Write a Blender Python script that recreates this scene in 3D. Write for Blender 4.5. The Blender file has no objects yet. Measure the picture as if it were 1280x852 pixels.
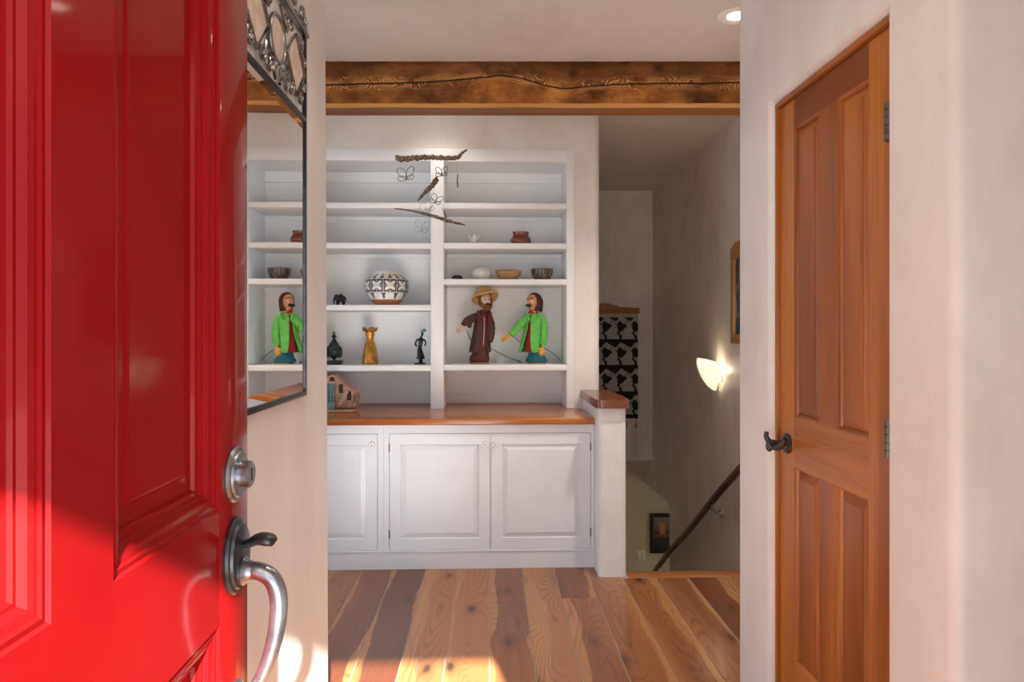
import bpy, bmesh, math, random
from mathutils import Vector, Matrix
random.seed(7)
SC = bpy.context.scene
COL = SC.collection
PI = math.pi

# ------------------------------------------------------------------ camera
F, HZ, YAW, EYE = 853.0, 413.0, math.radians(1.81), 1.35
cd = bpy.data.cameras.new('camera')
cam = bpy.data.objects.new('camera', cd)
COL.objects.link(cam)
cam.location = (0, 0, EYE)
cam.rotation_euler = (PI / 2, 0, -YAW)
cd.sensor_width = 36
cd.lens = F / 1280 * 36
cd.shift_y = -(426 - HZ) / 1280
cd.clip_start = 0.02
SC.camera = cam

# ------------------------------------------------------------------ sky, sun, exposure
SUN_DIR = Vector((-.215, 1, -.55))
w = bpy.data.worlds.new('sky')
SC.world = w
w.use_nodes = True
bg = w.node_tree.nodes['Background']
bg.inputs['Color'].default_value = (.74, .87, 1, 1)
bg.inputs['Strength'].default_value = 1.25
sd = bpy.data.lights.new('sun', 'SUN')
sd.energy = 30
sd.angle = math.radians(.7)
sd.color = (1, .97, .93)
sun = bpy.data.objects.new('sun', sd)
COL.objects.link(sun)
sun.rotation_euler = SUN_DIR.to_track_quat('-Z', 'Y').to_euler()
sun.location = (2, -8, 6)
SC.view_settings.view_transform = 'Standard'
SC.view_settings.look = 'None'
SC.view_settings.gamma = 1
SC.view_settings.use_curve_mapping = False
SC.view_settings.exposure = 0.42
SC.cycles.max_bounces = 14
SC.cycles.diffuse_bounces = 8
SC.cycles.glossy_bounces = 6
SC.cycles.sample_clamp_indirect = 12
SC.cycles.blur_glossy = 0.3


# ------------------------------------------------------------------ helpers
def at(px, py, Y):
    """world point at depth Y that the photograph shows at a pixel"""
    u, v = (px - 640) / F, (HZ - py) / F
    d = Vector((math.sin(YAW) + u * math.cos(YAW), math.cos(YAW) - u * math.sin(YAW), v))
    return Vector((0, 0, EYE)) + d * (Y / d.y)


class NT:
    def __init__(s, name):
        s.m = bpy.data.materials.new(name)
        s.m.use_nodes = True
        s.t = s.m.node_tree
        s.b = s.t.nodes['Principled BSDF']

    def n(s, typ, **kw):
        x = s.t.nodes.new(typ)
        for k, v in kw.items():
            setattr(x, k, v)
        return x

    def put(s, sock, v):
        if hasattr(v, 'is_output'):
            s.t.links.new(v, sock)
        else:
            sock.default_value = v

    def math(s, op, a, b=0.0, c=None, clamp=False):
        x = s.n('ShaderNodeMath', operation=op, use_clamp=clamp)
        s.put(x.inputs[0], a)
        s.put(x.inputs[1], b)
        if c is not None:
            s.put(x.inputs[2], c)
        return x.outputs[0]

    def vmath(s, op, a, b):
        x = s.n('ShaderNodeVectorMath', operation=op)
        s.put(x.inputs[0], a)
        s.put(x.inputs[1], b)
        return x.outputs[0]

    def noise(s, vec, scale, detail=4, rough=.5, dist=0):
        x = s.n('ShaderNodeTexNoise')
        s.put(x.inputs['Vector'], vec)
        x.inputs['Scale'].default_value = scale
        x.inputs['Detail'].default_value = detail
        x.inputs['Roughness'].default_value = rough
        x.inputs['Distortion'].default_value = dist
        return x.outputs['Fac']

    def ramp(s, fac, stops):
        x = s.n('ShaderNodeValToRGB')
        s.put(x.inputs[0], fac)
        e = x.color_ramp.elements
        while len(e) < len(stops):
            e.new(.5)
        for i, (p, c) in enumerate(stops):
            e[i].position = p
            e[i].color = (*c, 1) if len(c) == 3 else c
        return x.outputs[0]

    def mix(s, fac, a, b, mode='MIX'):
        x = s.n('ShaderNodeMix', data_type='RGBA', blend_type=mode)
        s.put(x.inputs[0], fac)
        s.put(x.inputs[6], (*a, 1) if isinstance(a, tuple) and len(a) == 3 else a)
        s.put(x.inputs[7], (*b, 1) if isinstance(b, tuple) and len(b) == 3 else b)
        return x.outputs[2]

    def step(s, v, lo, hi):
        x = s.n('ShaderNodeMapRange', interpolation_type='SMOOTHSTEP')
        s.put(x.inputs[0], v)
        x.inputs[1].default_value = lo
        x.inputs[2].default_value = hi
        return x.outputs[0]

    def bump(s, h, strength=.2, dist=.01):
        x = s.n('ShaderNodeBump')
        x.inputs['Strength'].default_value = strength
        x.inputs['Distance'].default_value = dist
        s.put(x.inputs['Height'], h)
        s.t.links.new(x.outputs[0], s.b.inputs['Normal'])

    def set(s, **kw):
        for k, v in kw.items():
            s.put(s.b.inputs[k.replace('_', ' ')], v)
        return s.m


def obj_coord(nt, rnd=True):
    tc = nt.n('ShaderNodeTexCoord').outputs['Object']
    if not rnd:
        return tc, None
    r = nt.n('ShaderNodeObjectInfo').outputs['Random']
    c = nt.n('ShaderNodeCombineXYZ')
    nt.put(c.inputs[0], nt.math('MULTIPLY', r, 17.3))
    nt.put(c.inputs[1], nt.math('MULTIPLY', r, 41.7))
    nt.put(c.inputs[2], nt.math('MULTIPLY', r, 29.1))
    return nt.vmath('ADD', tc, c.outputs[0]), r


def plain(name, col, rough=.5, metal=0, vary=.06, scale=8, bump=0, coat=0, **kw):
    nt = NT(name)
    v, _ = obj_coord(nt)
    f = nt.noise(v, scale, 5, .6)
    lo = tuple(max(0, c * (1 - vary * 2)) for c in col)
    hi = tuple(min(1, c * (1 + vary * 2)) for c in col)
    nt.set(Base_Color=nt.ramp(f, [(.3, lo), (.7, hi)]), Roughness=rough, Metallic=metal)
    if coat:
        nt.set(Coat_Weight=coat, Coat_Roughness=.08)
    if bump:
        nt.bump(nt.noise(v, scale * 3, 4), bump, .005)
    return nt.set(**kw)


def plaster(name, col, vary=.075, rough=.38):
    nt = NT(name)
    v, _ = obj_coord(nt, False)
    st = nt.vmath('MULTIPLY', v, (1, 1, .6))
    a = nt.noise(st, 1.6, 6, .62, 1.2)
    b = nt.noise(st, 7, 5, .6, .8)
    f = nt.math('ADD', nt.math('MULTIPLY', a, .65), nt.math('MULTIPLY', b, .35))
    lo = tuple(c * (1 - vary * k) for c, k in zip(col, (1.5, 1.9, 2.3)))
    hi = tuple(min(1, c * (1 + vary)) for c in col)
    nt.set(Base_Color=nt.ramp(f, [(.33, lo), (.5, col), (.66, hi)]),
           Roughness=nt.math('ADD', nt.math('MULTIPLY', b, .3), rough - .12))
    nt.bump(nt.math('ADD', a, nt.math('MULTIPLY', b, .35)), .12, .03)
    return nt.m


def wood(name, axis, dark, mid, light, rough=.35, rings=1.0, knots=0.0, coat=0.0, rnd_tone=0.0, scale=1.0, sap=None, fine=1.0, ringn=75, spec=.5):
    nt = NT(name)
    v, r = obj_coord(nt)
    raw = nt.n('ShaderNodeTexCoord').outputs['Object']
    al = [1.0, 1.0, 1.0]
    al['XYZ'.index(axis)] = .09
    g = nt.vmath('MULTIPLY', v, tuple(al))
    big = nt.noise(g, 7 * scale, 3, .5, .4)
    if sap:
        gb = [1.0, 1.0, 1.0]
        gb['XYZ'.index(axis)] = .16
        big = nt.noise(nt.vmath('MULTIPLY', v, tuple(gb)), 5, 1.5, .4, .25)
    ring = nt.math('SINE', nt.math('MULTIPLY', big, ringn))
    ring = nt.math('MULTIPLY_ADD', ring, .5, .5)
    ring = nt.math('POWER', ring, 4.0 if sap else 2.2)
    al2 = list(al)
    al2['XYZ'.index(axis)] = .02
    g2 = nt.vmath('MULTIPLY', v, tuple(al2))
    fi = nt.noise(g2, 130 * scale, 3, .6)
    tone = nt.noise(g, 3.2 * scale, 3, .55)
    f = nt.math('ADD', nt.math('MULTIPLY', tone, .75), nt.math('MULTIPLY', fi, .25 * fine))
    if rnd_tone:
        f = nt.math('ADD', f, nt.math('MULTIPLY', nt.math('SUBTRACT', r, .5), rnd_tone))
    c = nt.ramp(f, [(.36, dark), (.5, mid), (.64, light)])
    if sap:
        sx = nt.n('ShaderNodeSeparateXYZ')
        nt.put(sx.inputs[0], raw)
        al3 = [.0, .0, .0]
        al3['XYZ'.index(axis)] = 1.0
        ln = nt.noise(nt.vmath('ADD', nt.vmath('MULTIPLY', raw, tuple(al3)), nt.vmath('SUBTRACT', v, raw)), 1.6, 2, .5)
        off = nt.math('ADD', nt.math('MULTIPLY', nt.math('SUBTRACT', ln, .5), .17),
                      nt.math('MULTIPLY', nt.math('SUBTRACT', nt.math('FRACT', nt.math('MULTIPLY', r, 7.77)), .5), .12))
        m = nt.step(nt.math('ABSOLUTE', nt.math('ADD', sx.outputs[0], off)), .078, .084)
        c = nt.mix(nt.math('MULTIPLY', m, .85), c, sap)
    if sap:
        ring = nt.math('MULTIPLY', ring, nt.step(nt.noise(g, 9, 3), .36, .62))
    c = nt.mix(nt.math('MULTIPLY', ring, .38 * rings), c, tuple(x * .55 for x in dark))
    if knots:
        kv = [1.0, 1.0, 1.0]
        kv['XYZ'.index(axis)] = .45
        vo = nt.n('ShaderNodeTexVoronoi', voronoi_dimensions='2D')
        vo.inputs['Scale'].default_value = knots
        nt.put(vo.inputs['Vector'], nt.vmath('MULTIPLY', v, tuple(kv)))
        kd = nt.math('ADD', vo.outputs['Distance'], nt.math('MULTIPLY', nt.math('SUBTRACT', nt.noise(v, 40, 2), .5), .05))
        pick = nt.n('ShaderNodeSeparateXYZ')
        nt.put(pick.inputs[0], vo.outputs['Color'])
        kd = nt.math('ADD', kd, nt.math('MULTIPLY', nt.step(pick.outputs[0], .35, .9), .09))
        c = nt.mix(nt.math('MULTIPLY', nt.math('SUBTRACT', 1.0, nt.step(kd, .06, .22)), .45), c, tuple(x * .5 for x in dark))
        c = nt.mix(nt.math('SUBTRACT', 1.0, nt.step(kd, .03, .085)), c, (.045, .022, .012))
    nt.set(Base_Color=c, Specular_IOR_Level=spec, Roughness=nt.math('ADD', nt.math('MULTIPLY', fi, .12), rough - .06))
    if coat:
        nt.set(Coat_Weight=coat, Coat_Roughness=.11)
    nt.bump(nt.math('ADD', fi, nt.math('MULTIPLY', ring, .5)), .08, .004)
    return nt.m


WP = {}


def wloc(o):
    return WP[o.name] if o is not None else Vector((0, 0, 0))


def mk(name, verts, faces, mat, parent=None, smooth=False, bevel=0, seg=2, angle=35, solid=0, mats=None, fmat=None, rot=None, uv=None):
    """one mesh object with its origin at its own centre"""
    bm = bmesh.new()
    vs = [bm.verts.new(v) for v in verts]
    for i, f in enumerate(faces):
        try:
            fc = bm.faces.new([vs[k] for k in f])
            if fmat:
                fc.material_index = fmat[i]
        except ValueError:
            pass
    bmesh.ops.recalc_face_normals(bm, faces=bm.faces)
    return mkbm(name, bm, mat, parent, smooth, bevel, seg, angle, solid, mats)


def mkbm(name, bm, mat, parent=None, smooth=False, bevel=0, seg=2, angle=35, solid=0, mats=None):
    if bevel:
        es = [e for e in bm.edges if len(e.link_faces) == 2 and e.calc_face_angle(0) > math.radians(40)]
        bmesh.ops.bevel(bm, geom=es, offset=bevel, segments=seg, profile=.5, affect='EDGES', clamp_overlap=True)
        smooth = True
    xs = [v.co for v in bm.verts]
    lo = Vector([min(v[i] for v in xs) for i in range(3)])
    hi = Vector([max(v[i] for v in xs) for i in range(3)])
    c = (lo + hi) / 2
    for v in bm.verts:
        v.co -= c
    me = bpy.data.meshes.new(name)
    bm.to_mesh(me)
    bm.free()
    for m in (mats or [mat]):
        me.materials.append(m)
    if smooth:
        me.polygons.foreach_set('use_smooth', [True] * len(me.polygons))
        me.set_sharp_from_angle(angle=math.radians(angle))
    o = bpy.data.objects.new(name, me)
    COL.objects.link(o)
    o.parent = parent
    o.location = c - wloc(parent)
    WP[o.name] = c
    if solid:
        md = o.modifiers.new('thickness', 'SOLIDIFY')
        md.thickness = solid
        md.offset = 0
    return o


def thing(name, loc, label=None, cat=None, group=None, kind=None):
    o = bpy.data.objects.new(name, None)
    COL.objects.link(o)
    o.location = loc
    o.empty_display_size = .05
    WP[o.name] = Vector(loc)
    return tag(o, label, cat, group, kind)


def tag(o, label=None, cat=None, group=None, kind=None):
    for k, v in (('label', label), ('category', cat), ('group', group), ('kind', kind)):
        if v:
            o[k] = v
    return o


def BOXV(x0, x1, y0, y1, z0, z1):
    return [(x, y, z) for x in (x0, x1) for y in (y0, y1) for z in (z0, z1)]


BOXF = [(0, 1, 3, 2), (4, 6, 7, 5), (0, 4, 5, 1), (2, 3, 7, 6), (0, 2, 6, 4), (1, 5, 7, 3)]


def box(name, x0, x1, y0, y1, z0, z1, mat, parent=None, bevel=0, seg=2):
    return mk(name, BOXV(x0, x1, y0, y1, z0, z1), BOXF, mat, parent, bevel=bevel, seg=seg)


class MB:
    """collects several shapes for one part"""
    def __init__(s):
        s.v, s.f, s.m = [], [], []

    def add(s, v, f, mi=0):
        k = len(s.v)
        s.v += [tuple(p) for p in v]
        s.f += [tuple(i + k for i in q) for q in f]
        s.m += [mi] * len(f)
        return s

    def box(s, *a, mi=0):
        return s.add(BOXV(*a), BOXF, mi)

    def tube(s, pts, rad, seg=8, mi=0, flat=1):
        return s.add(*tube_vf(pts, rad, seg, flat), mi)

    def blob(s, c, r, rot=None, n=12, fn=None, mi=0):
        return s.add(*blob_vf(c, r, rot, n, fn), mi)

    def lathe(s, c, prof, seg=24, mi=0):
        return s.add(*lathe_vf(c, prof, seg), mi)

    def build(s, name, mat, parent=None, smooth=True, **kw):
        return mk(name, s.v, s.f, mat, parent, smooth=smooth, fmat=s.m, **kw)


def tube_vf(pts, rad, seg=8, flat=1):
    pts = [Vector(p) for p in pts]
    n = len(pts)
    if not isinstance(rad, (list, tuple)):
        rad = [rad] * n
    V, Fc = [], []
    t0 = (pts[1] - pts[0]).normalized()
    up = Vector((0, 0, 1)) if abs(t0.z) < .9 else Vector((0, 1, 0))
    nrm = (up - t0 * up.dot(t0)).normalized()
    for i in range(n):
        t = (pts[min(i + 1, n - 1)] - pts[max(i - 1, 0)]).normalized()
        nrm = (nrm - t * nrm.dot(t)).normalized()
        b = t.cross(nrm)
        for k in range(seg):
            a = 2 * PI * k / seg
            V.append(pts[i] + (nrm * math.cos(a) + b * math.sin(a) * flat) * rad[i])
    for i in range(n - 1):
        for k in range(seg):
            Fc.append((i * seg + k, i * seg + (k + 1) % seg, (i + 1) * seg + (k + 1) % seg, (i + 1) * seg + k))
    Fc.append(tuple(range(seg)))
    Fc.append(tuple(range((n - 1) * seg, n * seg)))
    return V, Fc


def tube(name, pts, rad, mat, parent=None, seg=8, flat=1):
    v, f = tube_vf(pts, rad, seg, flat)
    return mk(name, v, f, mat, parent, smooth=True, angle=50)


def spline(pts, n=8):
    """Catmull-Rom through the points"""
    P = [Vector(p) for p in pts]
    P = [P[0] * 2 - P[1]] + P + [P[-1] * 2 - P[-2]]
    out = []
    for i in range(1, len(P) - 2):
        a, b, c, d = P[i - 1:i + 3]
        for k in range(n):
            t = k / n
            out.append(.5 * ((2 * b) + (c - a) * t + (2 * a - 5 * b + 4 * c - d) * t * t + (3 * b - a - 3 * c + d) * t ** 3))
    out.append(P[-2])
    return out


def lathe_vf(c, prof, seg=24, wob=None):
    c = Vector(c)
    V, Fc = [], []
    n = len(prof)
    for i, (r, z) in enumerate(prof):
        for k in range(seg):
            a = 2 * PI * k / seg
            rr, zz = (r, z) if wob is None else wob(r, z, a, i)
            V.append((c.x + rr * math.cos(a), c.y + rr * math.sin(a), c.z + zz))
    for i in range(n - 1):
        for k in range(seg):
            Fc.append((i * seg + k, i * seg + (k + 1) % seg, (i + 1) * seg + (k + 1) % seg, (i + 1) * seg + k))
    Fc.append(tuple(reversed(range(seg))))
    Fc.append(tuple(range((n - 1) * seg, n * seg)))
    return V, Fc


def lathe(name, c, prof, mat, parent=None, seg=28, wob=None):
    v, f = lathe_vf(c, prof, seg, wob)
    return mk(name, v, f, mat, parent, smooth=True, angle=50)


def blob_vf(c, r, rot=None, n=12, fn=None):
    c = Vector(c)
    if not isinstance(r, (list, tuple)):
        r = (r, r, r)
    V, Fc = [], []
    m = n * 2
    for i in range(1, n):
        th = PI * i / n
        for k in range(m):
            ph = 2 * PI * k / m
            p = Vector((math.sin(th) * math.cos(ph), math.sin(th) * math.sin(ph), math.cos(th)))
            if fn:
                p = fn(p)
            p = Vector((p.x * r[0], p.y * r[1], p.z * r[2]))
            if rot is not None:
                p = rot @ p
            V.append(c + p)
    for i in range(n - 2):
        for k in range(m):
            Fc.append((i * m + k, (i + 1) * m + k, (i + 1) * m + (k + 1) % m, i * m + (k + 1) % m))
    Fc.append(tuple(reversed(range(m))))
    Fc.append(tuple(range((n - 2) * m, (n - 1) * m)))
    return V, Fc


def blob(name, c, r, mat, parent=None, rot=None, n=12, fn=None):
    v, f = blob_vf(c, r, rot, n, fn)
    return mk(name, v, f, mat, parent, smooth=True, angle=60)


def prism(poly, a0, a1, axis):
    """polygon (two coords) extruded along an axis; returns verts, faces"""
    def m(p, a):
        return {'X': (a, p[0], p[1]), 'Y': (p[0], a, p[1]), 'Z': (p[0], p[1], a)}[axis]
    n = len(poly)
    V = [m(p, a0) for p in poly] + [m(p, a1) for p in poly]
    Fc = [tuple(range(n)), tuple(reversed(range(n, 2 * n)))]
    Fc += [(i, i + n, (i + 1) % n + n, (i + 1) % n) for i in range(n)]
    return V, Fc


def prism_bevel(name, poly, a0, a1, axis, mat, sel, r, parent=None, seg=5):
    v, f = prism(poly, a0, a1, axis)
    bm = bmesh.new()
    vs = [bm.verts.new(p) for p in v]
    for q in f:
        bm.faces.new([vs[i] for i in q])
    bmesh.ops.recalc_face_normals(bm, faces=bm.faces)
    es = [e for e in bm.edges if sel(e.verts[0].co, e.verts[1].co)]
    bmesh.ops.bevel(bm, geom=es, offset=r, segments=seg, profile=.5, affect='EDGES')
    bmesh.ops.triangulate(bm, faces=[q for q in bm.faces if len(q.verts) > 4])
    return mkbm(name, bm, mat, parent, smooth=True, angle=30)


def fuse(o, size):
    md = o.modifiers.new('fuse', 'REMESH')
    md.mode = 'VOXEL'
    md.voxel_size = size
    md.use_smooth_shade = True
    sm = o.modifiers.new('soften', 'SMOOTH')
    sm.factor = .5
    sm.iterations = 2
    return o


def nested(name, M, u0, u1, v0, v1, prof, mat, parent, cap=True):
    """concentric rectangles (inset, height) -> moulding or raised panel; M maps (u,v,w) to the world"""
    V, Fc = [], []
    for ins, wv in prof:
        V += [M(u0 + ins, v0 + ins, wv), M(u1 - ins, v0 + ins, wv), M(u1 - ins, v1 - ins, wv), M(u0 + ins, v1 - ins, wv)]
    for i in range(len(prof) - 1):
        for k in range(4):
            Fc.append((i * 4 + k, i * 4 + (k + 1) % 4, i * 4 + 4 + (k + 1) % 4, i * 4 + 4 + k))
    if cap:
        i = (len(prof) - 1) * 4
        Fc.append((i, i + 1, i + 2, i + 3))
    return mk(name, V, Fc, mat, parent)


def mbox(name, M, u0, u1, v0, v1, w0, w1, mat, parent, bevel=0):
    V = [M(u, v, q) for u in (u0, u1) for v in (v0, v1) for q in (w0, w1)]
    return mk(name, V, BOXF, mat, parent, bevel=bevel)


# ------------------------------------------------------------------ materials
P_WALL = plaster('hand_trowelled_plaster', (.71, .68, .65))
P_HALL = plaster('pale_plaster', (.735, .745, .75), rough=.42)
P_CEIL = plaster('ceiling_plaster', (.69, .64, .595), rough=.45)
P_STAIR = plaster('stair_plaster', (.72, .67, .615), .13, .36)
P_LOWER = plaster('lower_plaster', (.54, .47, .31), .07, .5)
P_OUT = plaster('outside_stucco', (.62, .52, .42), .05, .9)
WHITE = plain('white_paint', (.79, .81, .825), .38, vary=.01)
WHITE_CAB = plain('white_cabinet_paint', (.73, .765, .82), .32, vary=.012)
BLACKGAP = plain('dark_gap', (.03, .03, .03), .8)
RED = NT('glossy_red_paint')
_v, _r = obj_coord(RED, False)
_s = RED.noise(RED.vmath('MULTIPLY', _v, (1, 1, .05)), 130, 3, .6)
_l = RED.noise(_v, 5, 3)
RED.set(Base_Color=RED.ramp(_l, [(.3, (.255, .004, .005)), (.7, (.29, .006, .007))]), Roughness=.35, Specular_IOR_Level=.03, Coat_Weight=.6, Coat_Roughness=.07, Coat_IOR=1.3)
RED.bump(RED.math('ADD', _s, RED.math('MULTIPLY', _l, 2)), .05, .004)
RED = RED.m
W_DOOR = wood('honey_pine', 'Z', (.19, .046, .004), (.34, .100, .009), (.50, .18, .020), .36, .3, coat=.12, rnd_tone=.2)
W_DOORH = wood('honey_pine_crossgrain', 'Y', (.19, .046, .004), (.34, .100, .009), (.48, .17, .019), .36, .3, coat=.12, rnd_tone=.2)
W_FLOOR = wood('reclaimed_pine_board', 'Y', (.13, .036, .013), (.215, .068, .025), (.35, .135, .046), .36, 1.25, knots=4.0, coat=.42, rnd_tone=.46, sap=(.42, .185, .062), ringn=210, spec=.35)
W_FLOORX = wood('stair_edge_board', 'X', (.22, .07, .025), (.33, .12, .04), (.42, .18, .06), .3, .5, coat=.3)
W_TOP = wood('worktop_pine', 'X', (.25, .062, .010), (.40, .115, .016), (.56, .20, .03), .24, .45, knots=2.2, coat=.4)
W_CAP = wood('red_brown_cap', 'Y', (.10, .022, .010), (.15, .036, .015), (.20, .055, .022), .25, .3, coat=.3)
W_RAIL = wood('dark_rail_wood', 'Y', (.035, .014, .007), (.07, .03, .014), (.12, .055, .025), .3, .4, coat=.3)
W_FRAME = wood('oak_frame', 'Z', (.30, .13, .035), (.42, .20, .06), (.5, .26, .09), .45, .4)
GAPFILL = plain('dusty_board_gap', (.34, .31, .28), .8)
IRON = plain('wrought_iron', (.27, .28, .295), .27, .95, .2, 30)
BRONZE = plain('oiled_bronze', (.085, .095, .11), .28, .85, .15, 40)
PEWTER = plain('worn_pewter', (.36, .40, .45), .28, .95, .15, 30)
HINGE = plain('aged_hinge_steel', (.17, .16, .145), .4, .85, .2, 60)
STEEL = plain('brushed_steel', (.55, .57, .6), .3, 1)
MIRROR = NT('mirror_glass').set(Base_Color=(.93, .94, .93, 1), Metallic=1.0, Roughness=.004)
STONE = plain('onyx_inlay', (.62, .54, .45), .35, vary=.15, scale=30)
VARNISHED_DARK = plain('black_base', (.018, .018, .02), .4)


# ------------------------------------------------------------------ floor and shell
WALLX_L, WALLX_R, STX, CEIL = -.527, .925, 1.686, 2.80
fl = mk('floor', *prism([(-2.8, 0), (1.70, 0), (1.70, 3.81), (.755, 3.81), (.755, 4.34), (-2.8, 4.34)], -.22, -.0035, 'Z'), GAPFILL)
tag(fl, 'wide knotty reclaimed pine board floor', None, None, 'structure')
# boards, each piece its own
BW = .181
random.seed(21)
k0, k1 = -20, 10
for k in range(k0, k1):
    x0, x1 = k * BW - .003, (k + 1) * BW - .003
    x1 = min(x1, 1.69)
    x0 = max(x0, -2.8)
    if x1 - x0 < .02:
        continue
    yend = 3.70 if x1 > .80 else 4.30
    cuts = [0.0]
    y = random.uniform(.9, 2.6)
    while y < yend - .5:
        cuts.append(y)
        y += random.uniform(1.9, 3.0)
    cuts.append(yend)
    for a, b in zip(cuts, cuts[1:]):
        dz = random.uniform(-.0006, .0006)
        box('plank', x0 + .0022, x1 - .0022, a + .0008, b - .0008, -.0215, dz, W_FLOOR, fl, bevel=.0015, seg=1)
box('nosing_board', .755, 1.684, 3.702, 3.812, -.035, .001, W_FLOORX, fl, bevel=.008)

# left wall carrying the mirror, rounded end
prism_bevel('wall_left', [(-.74, .2), (WALLX_L, .2), (WALLX_L, 2.215), (-.74, 2.215)], 0, CEIL, 'Z', P_HALL,
            lambda a, b: abs(a.y - 2.215) < 1e-4 and abs(b.y - 2.215) < 1e-4 and abs(a.z - b.z) > 1, .03)
wl = bpy.data.objects['wall_left']
for v in wl.data.vertices:
    if v.co.y > .8 and v.co.z < 0:
        v.co.y += .05
tag(wl, 'pale plastered wall with rounded end beside the red door', None, None, 'structure')

# right wall with the closet door opening
DY0, DY1, DZT = 1.575, 2.232, 2.10
sel = lambda a, b: (abs(a.x - WALLX_R) < 1e-4 and abs(b.x - WALLX_R) < 1e-4 and not (max(a.z, b.z) < .001) and not (min(a.z, b.z) > CEIL - .001))
wr = prism_bevel('wall_right', [(1.33, 0), (1.33, CEIL), (2.525, CEIL), (2.525, 0), (DY1, 0), (DY1, DZT), (DY0, DZT), (DY0, 0)],
                 WALLX_R, 1.70, 'X', P_HALL, sel, .028)
tag(wr, 'thick plastered wall around the orange closet door', None, None, 'structure')
o = box('wall_front_right', .632, 1.70, -.10, .20, -.2, CEIL, P_HALL, bevel=.02, seg=3)
tag(o, 'plastered front wall beside the entrance', None, None, 'structure')
o = box('wall_front_left', -3.0, -.455, -.10, .20, -.2, CEIL, P_HALL)
tag(o, 'plastered front wall on the hinge side', None, None, 'structure')
o = box('wall_front_top', -.455, .632, -.10, .20, 2.10, CEIL, P_HALL)
tag(o, 'plaster over the entrance', None, None, 'structure')
o = box('wall_entry_side', 1.70, 1.9, -.10, 3.0, -.2, CEIL, P_HALL)
tag(o, 'plain plastered side wall of the entry', None, None, 'structure')
o = box('ceiling', -3.0, 1.9, -.10, 7.6, CEIL, CEIL + .15, P_CEIL)
tag(o, 'warm trowelled plaster ceiling', None, None, 'structure')

# room to the left: wall with an unseen window added to brighten the hall
m = MB()
m.box(-3.0, -2.8, -.1, .5, -.2, CEIL).box(-3.0, -2.8, 4.1, 4.75, -.2, CEIL).box(-3.0, -2.8, .5, 4.1, -.2, .3).box(-3.0, -2.8, .5, 4.1, 2.5, CEIL)
tag(m.build('wall_side_room', P_WALL, None, False), 'side room plaster wall with a window opening added for daylight', None, None, 'structure')

# back wall with the niche for the bookcase
wb = prism_bevel('wall_back', [(-2.8, -.2), (-2.8, CEIL), (.70, CEIL), (.70, -.2), (.537, -.2), (.537, 2.505), (-1.245, 2.505), (-1.245, -.2)],
                 4.34, 4.75, 'Y', P_WALL,
                 lambda a, b: abs(a.x - .70) < 1e-4 and abs(b.x - .70) < 1e-4 and abs(a.y - 4.34) < 1e-4 and abs(b.y - 4.34) < 1e-4, .045)
tag(wb, 'plaster wall around the built-in white shelves', None, None, 'structure')

o = box('wall_niche', -1.245, .537, 4.685, 4.75, -.2, 2.505, P_WALL)
tag(o, 'back of the shelf niche', None, None, 'structure')
# half wall at the head of the stairs and its wooden cap
hw = prism_bevel('wall_half', [(.592, 3.73), (.748, 3.73), (.748, 4.38), (.592, 4.38)], 0, .925, 'Z', P_HALL,
                 lambda a, b: abs(a.y - 3.73) < 1e-4 and abs(b.y - 3.73) < 1e-4 and abs(a.z - b.z) > .5, .03)
for v in hw.data.vertices:
    if v.co.z < 0 and v.co.y < 0:
        v.co.y -= .012
tag(hw, 'low plaster wall between cabinet and stairs', None, None, 'structure')
cap = prism_bevel('trim_1', [(.577, 3.70), (.762, 3.70), (.762, 4.336), (.577, 4.336)], .925, .972, 'Z', W_CAP,
                  lambda a, b: abs(a.z - b.z) > .01 and a.y < 4, .03)
tag(cap, 'glossy red-brown wooden cap on the half wall', None, None, 'structure')

# stairwell
o = mk('wall_stair_left', *prism([(.52, 4.75), (.70, 4.75), (.70, 7.6), (.52, 7.6)], -2.4, CEIL, 'Z'), P_STAIR)
tag(o, 'plaster wall on the closed side of the stairs', None, None, 'structure')
o = box('wall_stair_under', .57, .755, 3.80, 4.75, -2.4, -.001, P_STAIR)
tag(o, 'plaster below the half wall in the stairwell', None, None, 'structure')
# right stair wall with the opening at its foot
sw = [(2.52, -2.4), (2.52, CEIL), (7.05, CEIL), (7.05, 0), (7.459, -.315)]
sw += [(6.47, -.287), (6.43, -.295), (6.40, -.315), (6.388, -.345)]
sw += [(6.385, -.38), (6.385, -2.4)]
ws = prism_bevel('wall_stair_right', sw, STX, STX + .16, 'X', P_STAIR,
                 lambda a, b: abs(a.x - STX) < 1e-4 and abs(b.x - STX) < 1e-4 and max(a.z, b.z) < -.2 and min(a.y, b.y) > 6, .012, seg=3)
tag(ws, 'grey-brown polished plaster wall along the stairs', None, None, 'structure')
o = mk('wall_stair_back', *prism([(7.05, CEIL), (7.05, 0), (7.46, -.307), (7.6, -.307), (7.6, CEIL)], .70, STX + .16, 'X'), P_STAIR)
tag(o, 'plaster wall over the stairs with the hanging', None, None, 'structure')
o = box('wall_lower', .70, 3.4, 7.46, 7.6, -2.4, -.307, P_LOWER)
tag(o, 'olive beige plaster wall at the foot of the stairs', None, None, 'structure')
o = box('ceiling_lower', STX + .16, 3.4, 5.0, 7.6, -.30, -.1, P_LOWER)
tag(o, 'ceiling of the lower hall', None, None, 'structure')
o = box('floor_lower', .70, 3.4, 5.0, 7.6, -2.4, -1.98, W_FLOORX)
tag(o, 'floor of the lower hall', None, None, 'structure')
o = box('wall_lower_front', STX + .16, 3.4, 4.9, 5.0, -2.4, -.1, P_LOWER)
tag(o, 'near wall of the lower hall', None, None, 'structure')
m = MB()
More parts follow.
